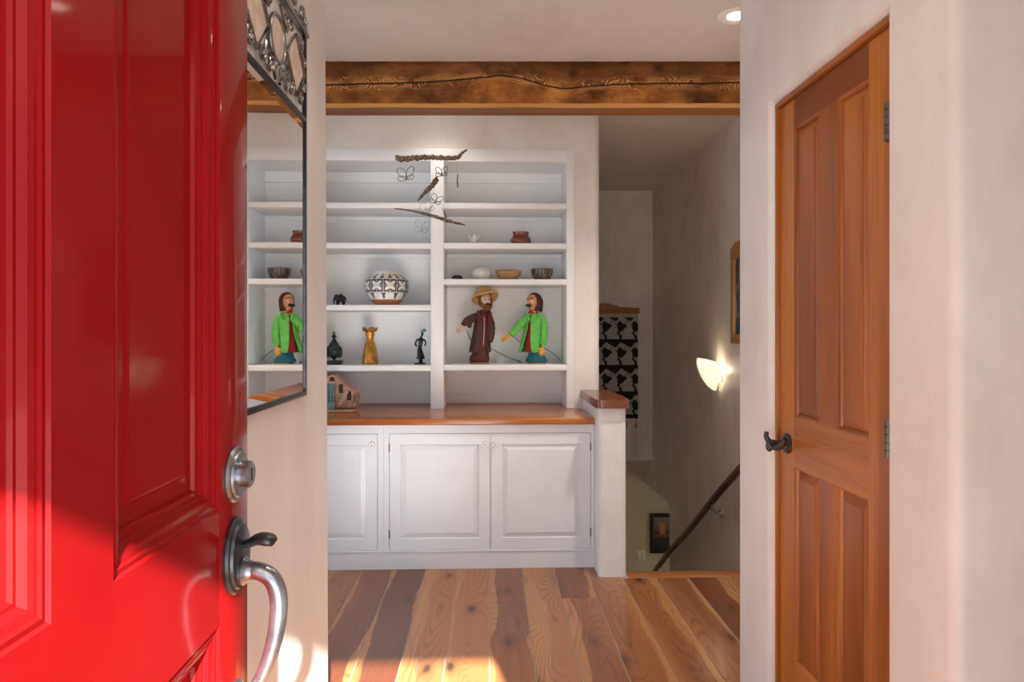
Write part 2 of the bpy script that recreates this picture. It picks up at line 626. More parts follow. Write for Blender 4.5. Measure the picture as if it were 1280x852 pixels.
m.box(3.4, 3.5, 4.9, 5.6, -2.4, -.1).box(3.4, 3.5, 6.9, 7.6, -2.4, -.1).box(3.4, 3.5, 5.6, 6.9, -2.4, -1.5)  # unseen window opening added to let daylight into the lower hall
tag(m.build('wall_lower_side', P_LOWER, None, False), 'side wall of the lower hall with an added window opening', None, None, 'structure')
st = thing('stairs', (1.22, 3.81, -1.9), 'wooden stairs going down behind the half wall', None, None, 'structure')
for i in range(10):
    y, z = 3.812 + i * .28, -.18 * (i + 1)
    box('tread', .757, STX - .002, y, y + .30, z - .03, z, W_FLOORX, st, bevel=.006)
    box('riser', .757, STX - .002, y - .0, y + .02, z + .001, z + .148, W_FLOORX, st)

# outside: ground, unseen porch roof placed to bound the sunlight
o = box('ground_outside', -9, 9, -12, -.10, -.25, -.05, plain('pale_paving', (.50, .46, .41), .9))
tag(o, 'pale paving outside the entrance', None, None, 'structure')
o = box('sun_edge_porch_roof', -3.2, 3.2, -1.58, -.10, 2.40, 2.62, P_OUT)
tag(o, 'unseen porch roof placed to cut the sun at the entrance', None, None, 'structure')

# ------------------------------------------------------------------ ceiling beam
BY0, BZ0, BH = 3.68, 2.556, 2.80 - 2.556
CR = [(390, 106), (410, 106), (430, 105), (480, 104), (525, 103), (580, 99), (605, 96), (627, 94), (650, 97), (680, 106), (700, 110), (715, 110), (740, 107), (780, 105), (820, 104), (880, 104), (925, 103), (960, 104)]


def crack_z(x):
    px = 613 + x * F / BY0
    for (a, b), (c, d) in zip(CR, CR[1:]):
        if px <= c:
            t = max(0, (px - a) / (c - a))
            return EYE + (HZ - (b + (d - b) * t)) * BY0 / F
    return EYE + (HZ - 104) * BY0 / F


nt = NT('rustic_stained_beam')
uvn = nt.n('ShaderNodeUVMap')
uvn.uv_map = 'grain'
uv = uvn.outputs[0]
sp = nt.n('ShaderNodeSeparateXYZ')
nt.put(sp.inputs[0], uv)
U, V = sp.outputs[0], sp.outputs[1]
nl = nt.noise(nt.vmath('MULTIPLY', uv, (1, 2.0, 1)), 5.5, 3, .5)
nb = nt.noise(nt.vmath('MULTIPLY', uv, (1, 1.2, 1)), 4.2, 4, .6)
ngr = nt.noise(nt.vmath('MULTIPLY', uv, (.06, 1, 1)), 160, 3, .6)
base = nt.ramp(nt.math('ADD', nt.math('MULTIPLY', nb, .8), nt.math('MULTIPLY', ngr, .2)),
               [(.36, (.05, .015, .004)), (.46, (.16, .052, .009)), (.55, (.28, .098, .015)), (.66, (.46, .19, .035))])
av = nt.math('ABSOLUTE', V)
# tight growth rings opening out around the split
nl2 = nt.noise(nt.vmath('MULTIPLY', uv, (1, 1.6, 1)), 6, 1, .4)
rph = nt.math('ADD', nt.math('MULTIPLY', av, 420), nt.math('MULTIPLY', nl2, 130))
rng = nt.math('POWER', nt.math('MULTIPLY_ADD', nt.math('SINE', rph), .5, .5), 3)
near = nt.math('MULTIPLY', nt.math('SUBTRACT', 1.0, nt.step(nt.math('ADD', av, nt.math('MULTIPLY', nt.math('SUBTRACT', nl, .5), .16)), .018, .055)), nt.step(nl, .40, .56))
base = nt.mix(nt.math('MULTIPLY', nt.step(V, .0, .05), .5), base, (.07, .024, .007))
c = nt.mix(nt.math('MULTIPLY', nt.math('MULTIPLY', rng, near), .9), base, (.74, .42, .14))
# saw marks below
saw = nt.noise(nt.vmath('MULTIPLY', nt.vmath('ADD', uv, (0, 0, 0)), (1, .18, 1)), 170, 2, .6)
sawm = nt.math('MULTIPLY', nt.step(saw, .56, .70), nt.step(nt.math('MULTIPLY', V, -1), .02, .05))
c = nt.mix(nt.math('MULTIPLY', sawm, .5), c, (.07, .025, .008))
# knots
vo = nt.n('ShaderNodeTexVoronoi')
vo.inputs['Scale'].default_value = 4.4
nt.put(vo.inputs['Vector'], nt.vmath('ADD', nt.vmath('MULTIPLY', uv, (1, 1.3, 1)), (3.1, .45, 0)))
kd = nt.math('ADD', vo.outputs['Distance'], nt.math('MULTIPLY', nt.math('SUBTRACT', nl, .5), .2))
kn = nt.math('SUBTRACT', 1.0, nt.step(kd, .05, .17))
c = nt.mix(nt.math('MULTIPLY', kn, .85), c, (.035, .013, .006))
c = nt.mix(nt.math('SUBTRACT', 1.0, nt.step(av, .0022, .0052)), c, (.012, .006, .004))
nt.set(Base_Color=c, Roughness=.55, Specular_IOR_Level=.25)
nt.bump(nt.math('ADD', ngr, nt.math('MULTIPLY', saw, .8)), .25, .004)
BEAM = nt.m
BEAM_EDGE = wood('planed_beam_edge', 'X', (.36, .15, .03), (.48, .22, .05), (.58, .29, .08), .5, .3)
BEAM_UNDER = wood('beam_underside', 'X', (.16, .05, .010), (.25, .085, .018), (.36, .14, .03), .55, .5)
bm = bmesh.new()
uvl = bm.loops.layers.uv.new('grain')
XS = [-1.32 + 3.0 * i / 220 for i in range(221)]
ch = .018
rows = [-.11, -.075, -.045, -.025, -.012, -.0055, 0, .0055, .012, .025, .045, .075]
grid, meta = [], {}
for x in XS:
    cz = crack_z(x)
    colv = []
    zs = [BZ0 + ch] + [max(BZ0 + ch + .003 * (i + 1), min(CEIL - .012 + .001 * i, cz + r)) for i, r in enumerate(rows)] + [CEIL + .004]
    for j, z in enumerate(zs):
        wob = .0016 * math.sin(x * 23 + z * 40) + .0012 * math.sin(x * 61 + z * 17)
        dep = .012 if j == 7 else (.0 if j not in (6, 8) else -.0012)
        v = bm.verts.new((x, BY0 + wob + dep, z))
        meta[v] = (x, z - cz)
        colv.append(v)
    grid.append(colv)
for a, b in zip(grid, grid[1:]):
    for j in range(len(a) - 1):
        f = bm.faces.new((a[j], b[j], b[j + 1], a[j + 1]))
        f.smooth = True
        for l in f.loops:
            l[uvl].uv = meta[l.vert]
# chamfer, underside, back and ends
low = [c_[0] for c_ in grid]
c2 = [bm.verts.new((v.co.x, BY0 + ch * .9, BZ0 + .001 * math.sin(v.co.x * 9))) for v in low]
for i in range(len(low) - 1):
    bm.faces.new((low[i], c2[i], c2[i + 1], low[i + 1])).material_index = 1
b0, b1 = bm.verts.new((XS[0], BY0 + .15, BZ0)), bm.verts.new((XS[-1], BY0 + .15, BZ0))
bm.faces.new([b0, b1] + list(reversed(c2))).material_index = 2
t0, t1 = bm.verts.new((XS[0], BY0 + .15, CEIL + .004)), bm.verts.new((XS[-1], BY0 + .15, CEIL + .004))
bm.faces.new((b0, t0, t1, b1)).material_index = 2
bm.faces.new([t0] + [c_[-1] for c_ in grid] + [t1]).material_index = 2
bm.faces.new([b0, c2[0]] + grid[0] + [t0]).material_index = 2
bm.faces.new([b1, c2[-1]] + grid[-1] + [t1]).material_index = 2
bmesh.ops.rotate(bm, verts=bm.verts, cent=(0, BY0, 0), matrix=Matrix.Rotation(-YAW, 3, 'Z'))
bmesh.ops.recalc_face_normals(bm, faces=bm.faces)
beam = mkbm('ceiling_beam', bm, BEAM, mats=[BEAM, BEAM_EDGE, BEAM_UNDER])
tag(beam, 'rough-sawn dark stained timber beam with a long split across the ceiling', 'beam')

# ------------------------------------------------------------------ red entrance door, open against the left wall
XD = -.404
M = lambda u, v, q: (XD + q, u, v)
dr = thing('door_1', (XD - .02, .236, 0), 'glossy red panelled entrance door standing open', None, None, 'structure')
Y0, Y1 = .236, 1.150
uy = [(.356, .641), (.745, 1.03)]
TH = -.044
mbox('stile', M, Y0, .356, .012, 2.04, TH, 0, RED, dr)
mbox('stile', M, 1.03, Y1, .012, 2.04, TH, 0, RED, dr, bevel=.0025)
mbox('mullion', M, .641, .745, .24, 1.92, TH, 0, RED, dr)
RAILS = [(.012, .24), (.91, 1.08), (1.92, 2.04)]
for (a, b) in RAILS:
    if a == .91:
        for (p, q) in uy:
            mbox('rail', M, p, q, a, b, TH, 0, RED, dr)
    else:
        for (p, q) in uy:
            mbox('rail', M, p, q, a, b, TH, 0, RED, dr)
# bare joints closed by the mullion ends
mbox('rail', M, .641, .745, .012, .24, TH, 0, RED, dr)
mbox('rail', M, .641, .745, 1.92, 2.04, TH, 0, RED, dr)
ogee = [(0, 0), (.003, -.0035), (.009, -.0025), (.012, -.005), (.016, -.0055), (.022, -.007), (.027, -.0135), (.031, -.0135), (.034, -.017), (.040, -.019), (.043, -.024)]
for (p, q) in uy:
    for (a, b) in ((.24, .91), (1.08, 1.92)):
        nested('moulding', M, p, q, a, b, ogee, RED, dr, cap=False)
        nested('panel', M, p + .04, q - .04, a + .04, b - .04, [(0, -.024), (.024, -.024), (.028, -.021), (.031, -.0205)], RED, dr)
        mbox('panel_back', M, p, q, a, b, TH + .004, TH + .008, RED, dr)
# deadbolt
PXc = lambda x, y, Y: at(x, y, Y)
def xlathe(name, c, prof, mat, parent, seg=32, sy=1, sz=1):
    """lathe whose axis is +X; prof = (radius, x)"""
    V, Fc = [], []
    for (r, xx) in prof:
        for k in range(seg):
            a = 2 * PI * k / seg
            V.append((c[0] + xx, c[1] + r * math.cos(a) * sy, c[2] + r * math.sin(a) * sz))
    n = len(prof)
    for i in range(n - 1):
        for k in range(seg):
            Fc.append((i * seg + k, i * seg + (k + 1) % seg, (i + 1) * seg + (k + 1) % seg, (i + 1) * seg + k))
    Fc += [tuple(range(seg)), tuple(range((n - 1) * seg, n * seg))]
    return mk(name, V, Fc, mat, parent, smooth=True, angle=28)


HY = 1.088
db = xlathe('deadbolt', (XD, HY, 1.124), [(.043, 0), (.044, .004), (.041, .008), (.036, .009), (.034, .012), (.026, .013)], PEWTER, dr)
kc = xlathe('keyway_cylinder', (XD, HY, 1.124), [(.021, .012), (.021, .026), (.018, .028)], PEWTER, db)
box('key_slot', XD + .0275, XD + .0287, HY - .002, HY + .002, 1.114, 1.134, BLACKGAP, db)
hp = xlathe('handle_plate', (XD, HY, .996), [(.046, 0), (.0465, .004), (.044, .008), (.040, .009), (.038, .013), (.030, .0145)], BRONZE, dr, sz=1.3)
gp = spline([(XD + .008, HY, .972), (XD + .036, HY, .972), (XD + .060, HY, .958), (XD + .070, HY, .925), (XD + .066, HY, .875), (XD + .052, HY, .825), (XD + .034, HY, .790), (XD + .012, HY, .775)], 8)
n = len(gp)
tube('grip', gp, [.0125 - .0005 * abs(i - 8) * .2 + .003 * math.sin(PI * min(1, i / n)) for i in range(n)], PEWTER, dr, 16)
xlathe('grip_collar', (XD, HY, .972), [(.021, .012), (.022, .017), (.018, .022), (.0155, .026), (.014, .03)], PEWTER, dr)
xlathe('grip_foot', (XD, HY, .772), [(.026, 0), (.0265, .006), (.022, .011), (.014, .016)], PEWTER, dr)
tp = spline([(XD + .010, HY, 1.012), (XD + .026, HY, 1.016), (XD + .040, HY, 1.022), (XD + .056, HY, 1.020), (XD + .064, HY, 1.015)], 6)
tube('thumb_latch', tp, [.006 + .004 * math.sin(PI * (i / (len(tp) - 1)) ** 1.6) for i in range(len(tp))], BRONZE, dr, 12, 1.7)
for z in (.25, 1.02, 1.80):
    box('hinge', XD - .046, XD - .030, .222, .236, z - .05, z + .05, HINGE, dr, bevel=.003)

# ------------------------------------------------------------------ closet door in the right wall
XR = .952
M2 = lambda u, v, q: (XR - q, u, v)
cl = thing('door_2', (XR, 1.91, 0), 'orange-brown four-panel wooden closet door', None, None, 'structure')
ya, yb = DY0 + .002, DY1 - .002
zt = DZT - .004
# jamb
mbox('jamb', M2, yb - .016, yb, 0, zt, -.10, .012, W_DOOR, cl, bevel=.004)
mbox('jamb', M2, ya, ya + .004, 0, zt, -.10, .008, W_DOOR, cl)
mbox('jamb', M2, ya, yb, zt - .016, zt, -.10, .012, W_DOORH, cl, bevel=.004)
da, db_, dt = ya + .006, yb - .020, zt - .020
S1, S2 = .105, .097
pa = [(da + S1, (da + db_) / 2 - .050), ((da + db_) / 2 + .050, db_ - S2)]
mbox('stile', M2, da, da + S1, .012, dt, -.04, 0, W_DOOR, cl)
mbox('stile', M2, db_ - S2, db_, .012, dt, -.04, 0, W_DOOR, cl)
mbox('mullion', M2, pa[0][1], pa[1][0], .31, .925, -.04, 0, W_DOOR, cl)
mbox('mullion', M2, pa[0][1], pa[1][0], 1.078, 1.985, -.04, 0, W_DOOR, cl)
for (a, b) in ((.012, .31), (.925, 1.078), (1.985, dt)):
    mbox('rail', M2, da + S1, db_ - S2, a, b, -.04, 0, W_DOORH, cl)
for (p, q) in pa:
    for (a, b) in ((.31, .925), (1.078, 1.985)):
        nested('sticking', M2, p, q, a, b, [(0, 0), (.004, -.001), (.009, -.006), (.012, -.012)], W_DOOR, cl, cap=False)
        nested('panel', M2, p + .011, q - .011, a + .011, b - .011, [(0, -.012), (.022, -.004), (.0225, -.0015), (.024, -.0015)], W_DOOR, cl)
mbox('door_back', M2, da, db_, .012, dt, -.045, -.041, W_DOOR, cl)
for z in (1.845, 1.095, .30):
    hg = mk('hinge', *tube_vf([(XR - .011, ya + .010, z - .045), (XR - .011, ya + .010, z + .045)], .0085, 12), HINGE, cl, smooth=True, angle=40)
    mbox('hinge_leaf', M2, ya + .012, ya + .030, z - .045, z + .045, .0003, .0025, HINGE, hg)
    for q in (-.028, -.010, .010, .028):
        mk('knuckle_gap', *tube_vf([(XR - .011, ya + .010, z + q - .0012), (XR - .011, ya + .010, z + q + .0012)], .0089, 12), BLACKGAP, hg, smooth=True)
# lever handle
lz, ly = .988, db_ - .052
def xl2(name, c, prof, mat, parent, **k):
    return xlathe(name, c, [(r, -x) for r, x in prof], mat, parent, **k)
lv = xl2('lever_handle', (XR, ly, lz), [(.032, 0), (.033, .004), (.030, .008), (.024, .010), (.021, .014), (.012, .016), (.011, .030), (.013, .046), (.014, .052), (.010, .056)], BRONZE, cl)
lp = spline([(XR - .050, ly, lz - .002), (XR - .054, ly - .02, lz - .008), (XR - .054, ly - .055, lz - .004), (XR - .052, ly - .085, lz + .012), (XR - .050, ly - .10, lz + .03)], 5)
lp2 = spline([(XR - .050, ly, lz), (XR - .056, ly + .012, lz + .006), (XR - .062, ly + .018, lz + .020), (XR - .060, ly + .020, lz + .036)], 4)
mk('lever_end', *blob_vf((XR - .062, ly - .004, lz - .008), (.010, .016, .017), None, 10), BRONZE, lv, smooth=True)
tube('lever', lp, [.0105 - .003 * i / len(lp) for i in range(len(lp))], BRONZE, lv, 12)
tube('lever_scroll', lp2, [.0105 - .004 * i / len(lp2) for i in range(len(lp2))], BRONZE, lv, 10)

# ------------------------------------------------------------------ mirror with wrought iron crest
XM = WALLX_L + .001
MS = 1.087
mz = lambda v: EYE + (v - EYE) * MS
mr = thing('wall_mirror', (XM, 1.538 * MS, 1.18), 'tall mirror under a scrolled wrought iron crest on the pale wall', 'mirror')
ma, mb_, mz0, mz1 = 1.298, 1.778, 1.187, 1.893
MM = lambda u, v, q: (XM + q, u * MS, mz(v))
nested('mirror_glass', MM, ma + .008, mb_ - .008, mz0 + .008, mz1 - .008, [(0, .006), (.024, .0085)], MIRROR, mr)
mbox('back_board', MM, ma, mb_, mz0, mz1, 0, .0055, VARNISHED_DARK, mr)
fr = .008
DARKFRAME = plain('blackened_iron', (.055, .06, .07), .35, .8, .2, 30)
mbox('frame_bar', MM, ma - .002, ma + fr, mz0, 2.112, 0, .011, DARKFRAME, mr, bevel=.002)
mbox('frame_bar', MM, mb_ - fr, mb_ + .002, mz0, 2.112, 0, .011, DARKFRAME, mr, bevel=.002)
mbox('frame_bar', MM, ma, mb_, mz0 - .004, mz0 + fr, 0, .0115, DARKFRAME, mr, bevel=.002)
mbox('frame_bar', MM, ma, mb_, mz1 - fr, mz1 + .004, 0, .0115, DARKFRAME, mr, bevel=.002)
mbox('crest_bar', MM, ma - .006, mb_ + .006, 2.104, 2.118, 0, .0165, IRON, mr, bevel=.002)
cy, cz = 1.538 * MS, mz(2.000)
def ring_pts(c, ru, rv, n=40, ph=0):
    return [(XM + .010, c[0] + ru * math.cos(2 * PI * i / n + ph), c[1] + rv * math.sin(2 * PI * i / n + ph)) for i in range(n + 1)]
tube('ring', ring_pts((cy, cz), .056, .056), .0055, IRON, mr, 8)
mk('inlay', *tube_vf([(XM + .004, cy, cz), (XM + .010, cy, cz)], .053, 36), STONE, mr)
for s in (-1, 1):
    yc = 1.538 + s * .140
    dm = [(p * MS, mz(q)) for p, q in ((yc, 2.072), (yc + .075, 1.998), (yc, 1.922), (yc - .075, 1.998))]
    yc *= MS
    tube('diamond', [(XM + .011, *p) for p in dm + dm[:2]], .0055, IRON, mr, 6)
    mk('inlay', *prism([(p[0] * .92 + yc * .08, p[1] * .92 + mz(1.998) * .08) for p in dm], XM + .004, XM + .010, 'X'), STONE, mr)
def scroll(c, r, a0, turns, flip=1, tail=None):
    pts = []
    n = int(26 * turns)
    for i in range(n + 1):
        t = i / n
        a = a0 + flip * turns * 2 * PI * t
        rr = r * (1 - .82 * t)
        pts.append((XM + .010 + .004 * t, c[0] + rr * math.cos(a), c[1] + rr * math.sin(a)))
    if tail:
        pts = spline([(XM + .010, *tail), ((XM + .010), (tail[0] + pts[0][1]) / 2, (tail[1] + pts[0][2]) / 2 + .004), pts[0]], 5)[:-1] + pts
    tube('scroll', pts, .0042, IRON, mr, 7)
    mk('scroll_eye', *blob_vf((XM + .015, pts[-1][1], pts[-1][2]), .0058, None, 6), PEWTER, mr, smooth=True)
for s in (-1, 1):
    for (du, z, r, a, tn, fl_, tl) in (
            (.060, 1.925, .026, PI * .5, 1.4, -1, (.015, 1.905)), (.030, 1.930, .020, 0, 1.3, 1, None), (.062, 2.066, .022, -PI * .5, 1.4, 1, (.020, 2.085)),
            (.105, 1.930, .020, PI * .9, 1.4, 1, (.08, 1.962)), (.178, 1.932, .022, PI * .4, 1.4, -1, (.215, 1.97)), (.205, 1.965, .016, PI, 1.3, -1, None),
            (.182, 2.066, .022, -PI * .4, 1.4, 1, (.215, 2.03)), (.208, 2.030, .015, PI, 1.2, 1, None), (.095, 2.072, .017, PI, 1.3, -1, None),
            (.195, 2.148, .024, -PI * .5, 1.5, 1, (.13, 2.125)), (.215, 2.135, .016, PI * .5, 1.3, -1, (.235, 2.122)), (.12, 2.150, .026, PI, 1.5, -1, (.05, 2.125)),
            (.04, 2.165, .030, -PI * .5, 1.5, 1, (.0, 2.125))):
        scroll((cy + s * du * MS, mz(z)), r, a if s > 0 else PI - a, tn, fl_ * s, (cy + s * tl[0] * MS, mz(tl[1])) if tl else None)

# ------------------------------------------------------------------ built-in bookcase
YF, YB = 4.335, 4.665
bc = thing('bookcase', (-.35, 4.5, .857), 'white painted bookcase with two bays of shelves set into the wall', 'bookcase')
XL0, XL1, XR0, XR1 = -1.16, -.378, -.296, .486
bz0, bz1 = .8548, 2.423
box('back_panel', -1.24, .535, YB, YB + .015, bz0, 2.50, WHITE, bc)
box('face_stile', XR1, .536, YF, YF + .022, bz0, 2.504, WHITE, bc, bevel=.002)
box('face_stile', -1.244, XL0, YF, YF + .022, bz0, 2.504, WHITE, bc, bevel=.002)
box('divider', XL1, XR0, YF, YB - .0005, bz0, bz1, WHITE, bc, bevel=.002)
box('top_rail', XL0 + .0005, XR1 - .0005, YF, YF + .022, bz1, 2.504, WHITE, bc, bevel=.002)
box('side_panel', XR1, XR1 + .018, YF + .0225, YB - .0005, bz0, bz1, WHITE, bc)
box('side_panel', XL0 - .018, XL0, YF + .0225, YB - .0005, bz0, bz1, WHITE, bc)
box('top_panel', XL0, XL1, YF + .0225, YB - .0005, bz1, bz1 + .015, WHITE, bc)
box('top_panel', XR0, XR1, YF + .0225, YB - .0005, bz1, bz1 + .015, WHITE, bc)
SHL = [2.158, 1.904, 1.513, 1.130]
SHR = [2.160, 1.906, 1.677, 1.132]
for (a, b, zs) in ((XL0, XL1, SHL), (XR0, XR1, SHR)):
    for z in zs:
        box('shelf', a + .0006, b - .0006, YF + .002, YB - .0006, z - .036, z, WHITE, bc, bevel=.003)
        box('cleat', a + .001, b - .001, YB - .016, YB - .0008, z - .066, z - .0365, WHITE, bc)
    box('cleat', a + .001, b - .001, YB - .016, YB - .0008, 2.352, bz1 - .001, WHITE, bc)
    box('back_strip', a + .001, b - .001, YB - .012, YB - .0008, bz0 + .0005, .925, WHITE, bc, bevel=.003)

# worktop: one continuous board
wt = mk('worktop', *prism([(-1.244, 3.850), (.5905, 3.850), (.5905, 4.338), (.535, 4.338), (.535, 4.660), (-1.244, 4.660)], .818, .8545, 'Z'), W_TOP, bevel=.006, seg=3)
tag(wt, 'glossy orange-brown wooden worktop over the white cabinets', 'worktop')

# ------------------------------------------------------------------ base cabinets
YC = 3.880
MC = lambda u, v, q: (u, YC - q, v)
def cabinet(x0, x1, label, doors, stiles):
    c = thing('base_cabinet', ((x0 + x1) / 2, 4.1, 0), label, 'cabinet', None)
    mbox('carcass', MC, x0, x1, .108, .8175, -.455, -.022, WHITE_CAB, c)
    for (a, b) in stiles:
        mbox('face_stile', MC, a, b, .108, .768, -.0215, 0, WHITE_CAB, c)
    mbox('top_rail', MC, x0, x1, .768, .8175, -.0215, 0, WHITE_CAB, c)
    mbox('toe_board', MC, x0, x1, .0005, .096, -.30, .003, WHITE_CAB, c)
    mbox('bottom_rail', MC, x0, x1, .096, .108, -.30, .007, WHITE_CAB, c, bevel=.002)
    for (a, b, ks, hs) in doors:
        d = mbox('door', MC, a + .0025, b - .0025, .1105, .7655, -.0212, -.014, WHITE_CAB, c)
        a, b = a + .0025, b - .0025
        sw_ = .062
        mbox('stile', MC, a, a + sw_, .1105, .7655, -.0139, .0012, WHITE_CAB, d)
        mbox('stile', MC, b - sw_, b, .1105, .7655, -.0139, .0012, WHITE_CAB, d)
        mbox('rail', MC, a + sw_, b - sw_, .1105, .172, -.0139, .0012, WHITE_CAB, d)
        mbox('rail', MC, a + sw_, b - sw_, .704, .7655, -.0139, .0012, WHITE_CAB, d)
        nested('panel', MC, a + sw_, b - sw_, .172, .704, [(0, .0012), (.003, -.0075), (.031, -.0005), (.0315, .0025), (.033, .0025)], WHITE_CAB, d)
        kx = (b - .027) if ks > 0 else (a + .027)
        kz = .706
        V, Fc = [], []
        pr = [(.009, .0012), (.008, .010), (.017, .016), (.0185, .021), (.016, .026), (.006, .027)]
        for (r, q) in pr:
            V += [(kx + r * math.cos(2 * PI * i / 20), YC - q, kz + r * math.sin(2 * PI * i / 20)) for i in range(20)]
        for i in range(len(pr) - 1):
            Fc += [(i * 20 + k, i * 20 + (k + 1) % 20, i * 20 + 20 + (k + 1) % 20, i * 20 + 20 + k) for k in range(20)]
        Fc.append(tuple(range((len(pr) - 1) * 20, len(pr) * 20)))
        mk('knob', V, Fc, WHITE, d, smooth=True, angle=50)
        mk('knob_screw', *tube_vf([(kx, YC - .0268, kz), (kx, YC - .0285, kz)], .0042, 8), HINGE, d)
        hx = a - .001 if hs < 0 else b + .001
        for z in (.20, .69):
            mk('hinge', *tube_vf([(hx, YC - .002, z - .024), (hx, YC - .002, z + .024)], .0034, 8), HINGE, d, smooth=True)
    return c


cabinet(-.602, .5905, 'white base cabinet with a pair of raised-panel doors', [(-.573, 0, 1, -1), (0, .573, -1, 1)], [(-.602, -.573), (.573, .5905)])
cabinet(-1.244, -.603, 'white base cabinet with one raised-panel door', [(-1.206, -.637, 1, -1)], [(-1.244, -1.206), (-.637, -.603)])

# ------------------------------------------------------------------ recessed ceiling lights, seen and added
LAMP = NT('warm_lamp_lens').set(Base_Color=(1, 1, 1, 1), Emission_Color=(1, .90, .76, 1), Emission_Strength=9.0)
TRIM = plain('white_lamp_trim', (.85, .84, .82), .4, vary=.01)
def downlight(x, y, label, watts):
    t = thing('recessed_light', (x, y, CEIL), label, 'ceiling light')
    lathe('trim_ring', (x, y, CEIL), [(.040, -.0012), (.046, -.0035), (.062, -.007), (.080, -.007), (.087, -.003), (.087, -.0005)], TRIM, t, 40)
    lathe('lens', (x, y, CEIL), [(.0005, -.0052), (.036, -.0050), (.0415, -.0040), (.0415, -.0011)], LAMP, t, 32)
    ld = bpy.data.lights.new('lamp', 'SPOT')
    ld.energy = watts
    ld.color = (1, .91, .80)
    ld.spot_size = math.radians(125)
    ld.spot_blend = .8
    ld.shadow_soft_size = .05
    lo = bpy.data.objects.new('lamp', ld)
    COL.objects.link(lo)
    lo.parent = t
    lo.location = (0, 0, -.065)
downlight(1.134, 3.107, 'round recessed ceiling light by the stairwell', 90)
downlight(-.33, 4.06, 'unseen extra ceiling light added between the beam and the bookcase', 7)  # out-of-view lamp added to lift the room's brightness
downlight(.22, 1.7, 'unseen extra ceiling light added over the entry', 16)  # another unseen lamp, added to brighten the entry walls

# ------------------------------------------------------------------ sconce on the stair wall
GLASS = NT('lit_opal_glass')
GLASS.set(Base_Color=(.9, .86, .76, 1), Emission_Color=(1, .87, .62, 1), Emission_Strength=.6, Roughness=.3)
GLASS = GLASS.m
sx, sy_, sz_ = STX, 4.95, 1.03
sc = thing('wall_sconce', (sx, sy_, sz_), 'lit opal glass half-bowl sconce on the stair wall', 'wall lamp')
V, Fc = [], []
NU, NV = 24, 14
for i in range(NV + 1):                              # bowed shield standing off the wall, pointed at the foot
    t = i / NV
    r = math.sin((t * .94 + .02) * PI / 2) ** .72 * (1 if t < .9 else 1 - .6 * (t - .9))
    for k in range(NU + 1):
        a = PI * k / NU
        z = sz_ - .118 + (.238 - .040 * (1 - math.sin(a)) ** 1.3) * t ** 1.12
        V.append((sx - .036 - .142 * r * (.55 + .45 * math.sin(a)) * math.sin(a), sy_ + .085 * r * math.cos(a), z))
for i in range(NV):
    for k in range(NU):
        p = i * (NU + 1) + k
        Fc.append((p, p + 1, p + NU + 2, p + NU + 1))
mk('shade', V, Fc, GLASS, sc, smooth=True, solid=.005)
box('wall_plate', sx - .012, sx - .0005, sy_ - .04, sy_ + .04, sz_ - .06, sz_ + .05, TRIM, sc, bevel=.004)
box('bracket', sx - .14, sx - .0125, sy_ - .008, sy_ + .008, sz_ - .012, sz_ + .004, TRIM, sc, bevel=.002)
ld = bpy.data.lights.new('sconce_bulb', 'POINT')
ld.energy = .5
ld.color = (1, .82, .58)
ld.shadow_soft_size = .03
lo = bpy.data.objects.new('sconce_bulb', ld)
COL.objects.link(lo)
lo.parent = sc
lo.location = (-.055, 0, .03)

# ------------------------------------------------------------------ handrail
hr = thing('handrail', (1.62, 4.9, 0), 'dark wooden handrail running down the stair wall', 'handrail')
pts = []
for i in range(40):
    y = 3.80 + i * (6.95 - 3.80) / 39
    pts.append((1.615 + .006 * math.sin(y * 3.1), y, .524 - .64 * (y - 4.27) + .010 * math.sin(y * 4.3)))
tube('rail', pts, .026, W_RAIL, hr, 14)
for y in (4.93, 6.5):
    rz = .524 - .64 * (y - 4.27)
    b = tube('bracket', spline([(STX - .004, y, rz - .085), (STX - .035, y, rz - .082), (1.620, y, rz - .055), (1.616, y, rz - .022)], 6), .009, STEEL, hr, 10)
    mk('bracket_plate', *tube_vf([(STX - .001, y, rz - .085), (STX - .010, y, rz - .085)], .03, 20), STEEL, b, smooth=True)

# ------------------------------------------------------------------ picture on the stair wall
nt = NT('dark_painted_picture')
v, _ = obj_coord(nt, False)
blk = nt.n('ShaderNodeTexVoronoi', distance='CHEBYCHEV')
blk.inputs['Scale'].default_value = 16
nt.put(blk.inputs['Vector'], nt.vmath('ADD', nt.vmath('MULTIPLY', v, (0, 1, .42)), nt.vmath('MULTIPLY', (.02, .02, .02), (1, 1, 1))))
bs = nt.n('ShaderNodeSeparateXYZ')
nt.put(bs.inputs[0], blk.outputs['Color'])
vz = nt.n('ShaderNodeSeparateXYZ')
nt.put(vz.inputs[0], v)
brush = nt.noise(nt.vmath('MULTIPLY', v, (1, 1, .4)), 45, 4, .65, .8)
colr = nt.ramp(nt.math('ADD', nt.math('MULTIPLY', bs.outputs[0], .7), nt.math('MULTIPLY', brush, .3)),
               [(.2, (.010, .012, .016)), (.42, (.05, .07, .085)), (.55, (.22, .17, .13)), (.66, (.33, .29, .25)), (.8, (.13, .06, .035))])
colr = nt.mix(nt.math('SUBTRACT', 1.0, nt.step(vz.outputs[2], -.19, -.08)), colr, (.018, .045, .075))
nt.set(Base_Color=colr, Roughness=.35)
PAINT = nt.m
pc = thing('framed_picture', (STX, 4.42, 1.6), 'wooden framed dark painting above the stairs', 'picture')
pa0, pa1, pz0, pz1 = 4.19, 4.652, 1.262, 1.895
xa, xb = STX - .034, STX - .001
for (a, b, c_, d) in ((pa0, pa0 + .06, pz0, pz1), (pa1 - .06, pa1, pz0, pz1), (pa0, pa1, pz0 - .001, pz0 + .062)):
    box('frame_bar', xa - (.001 if c_ < pz0 else 0), xb, a, b, c_, d, W_FRAME, pc, bevel=.004)
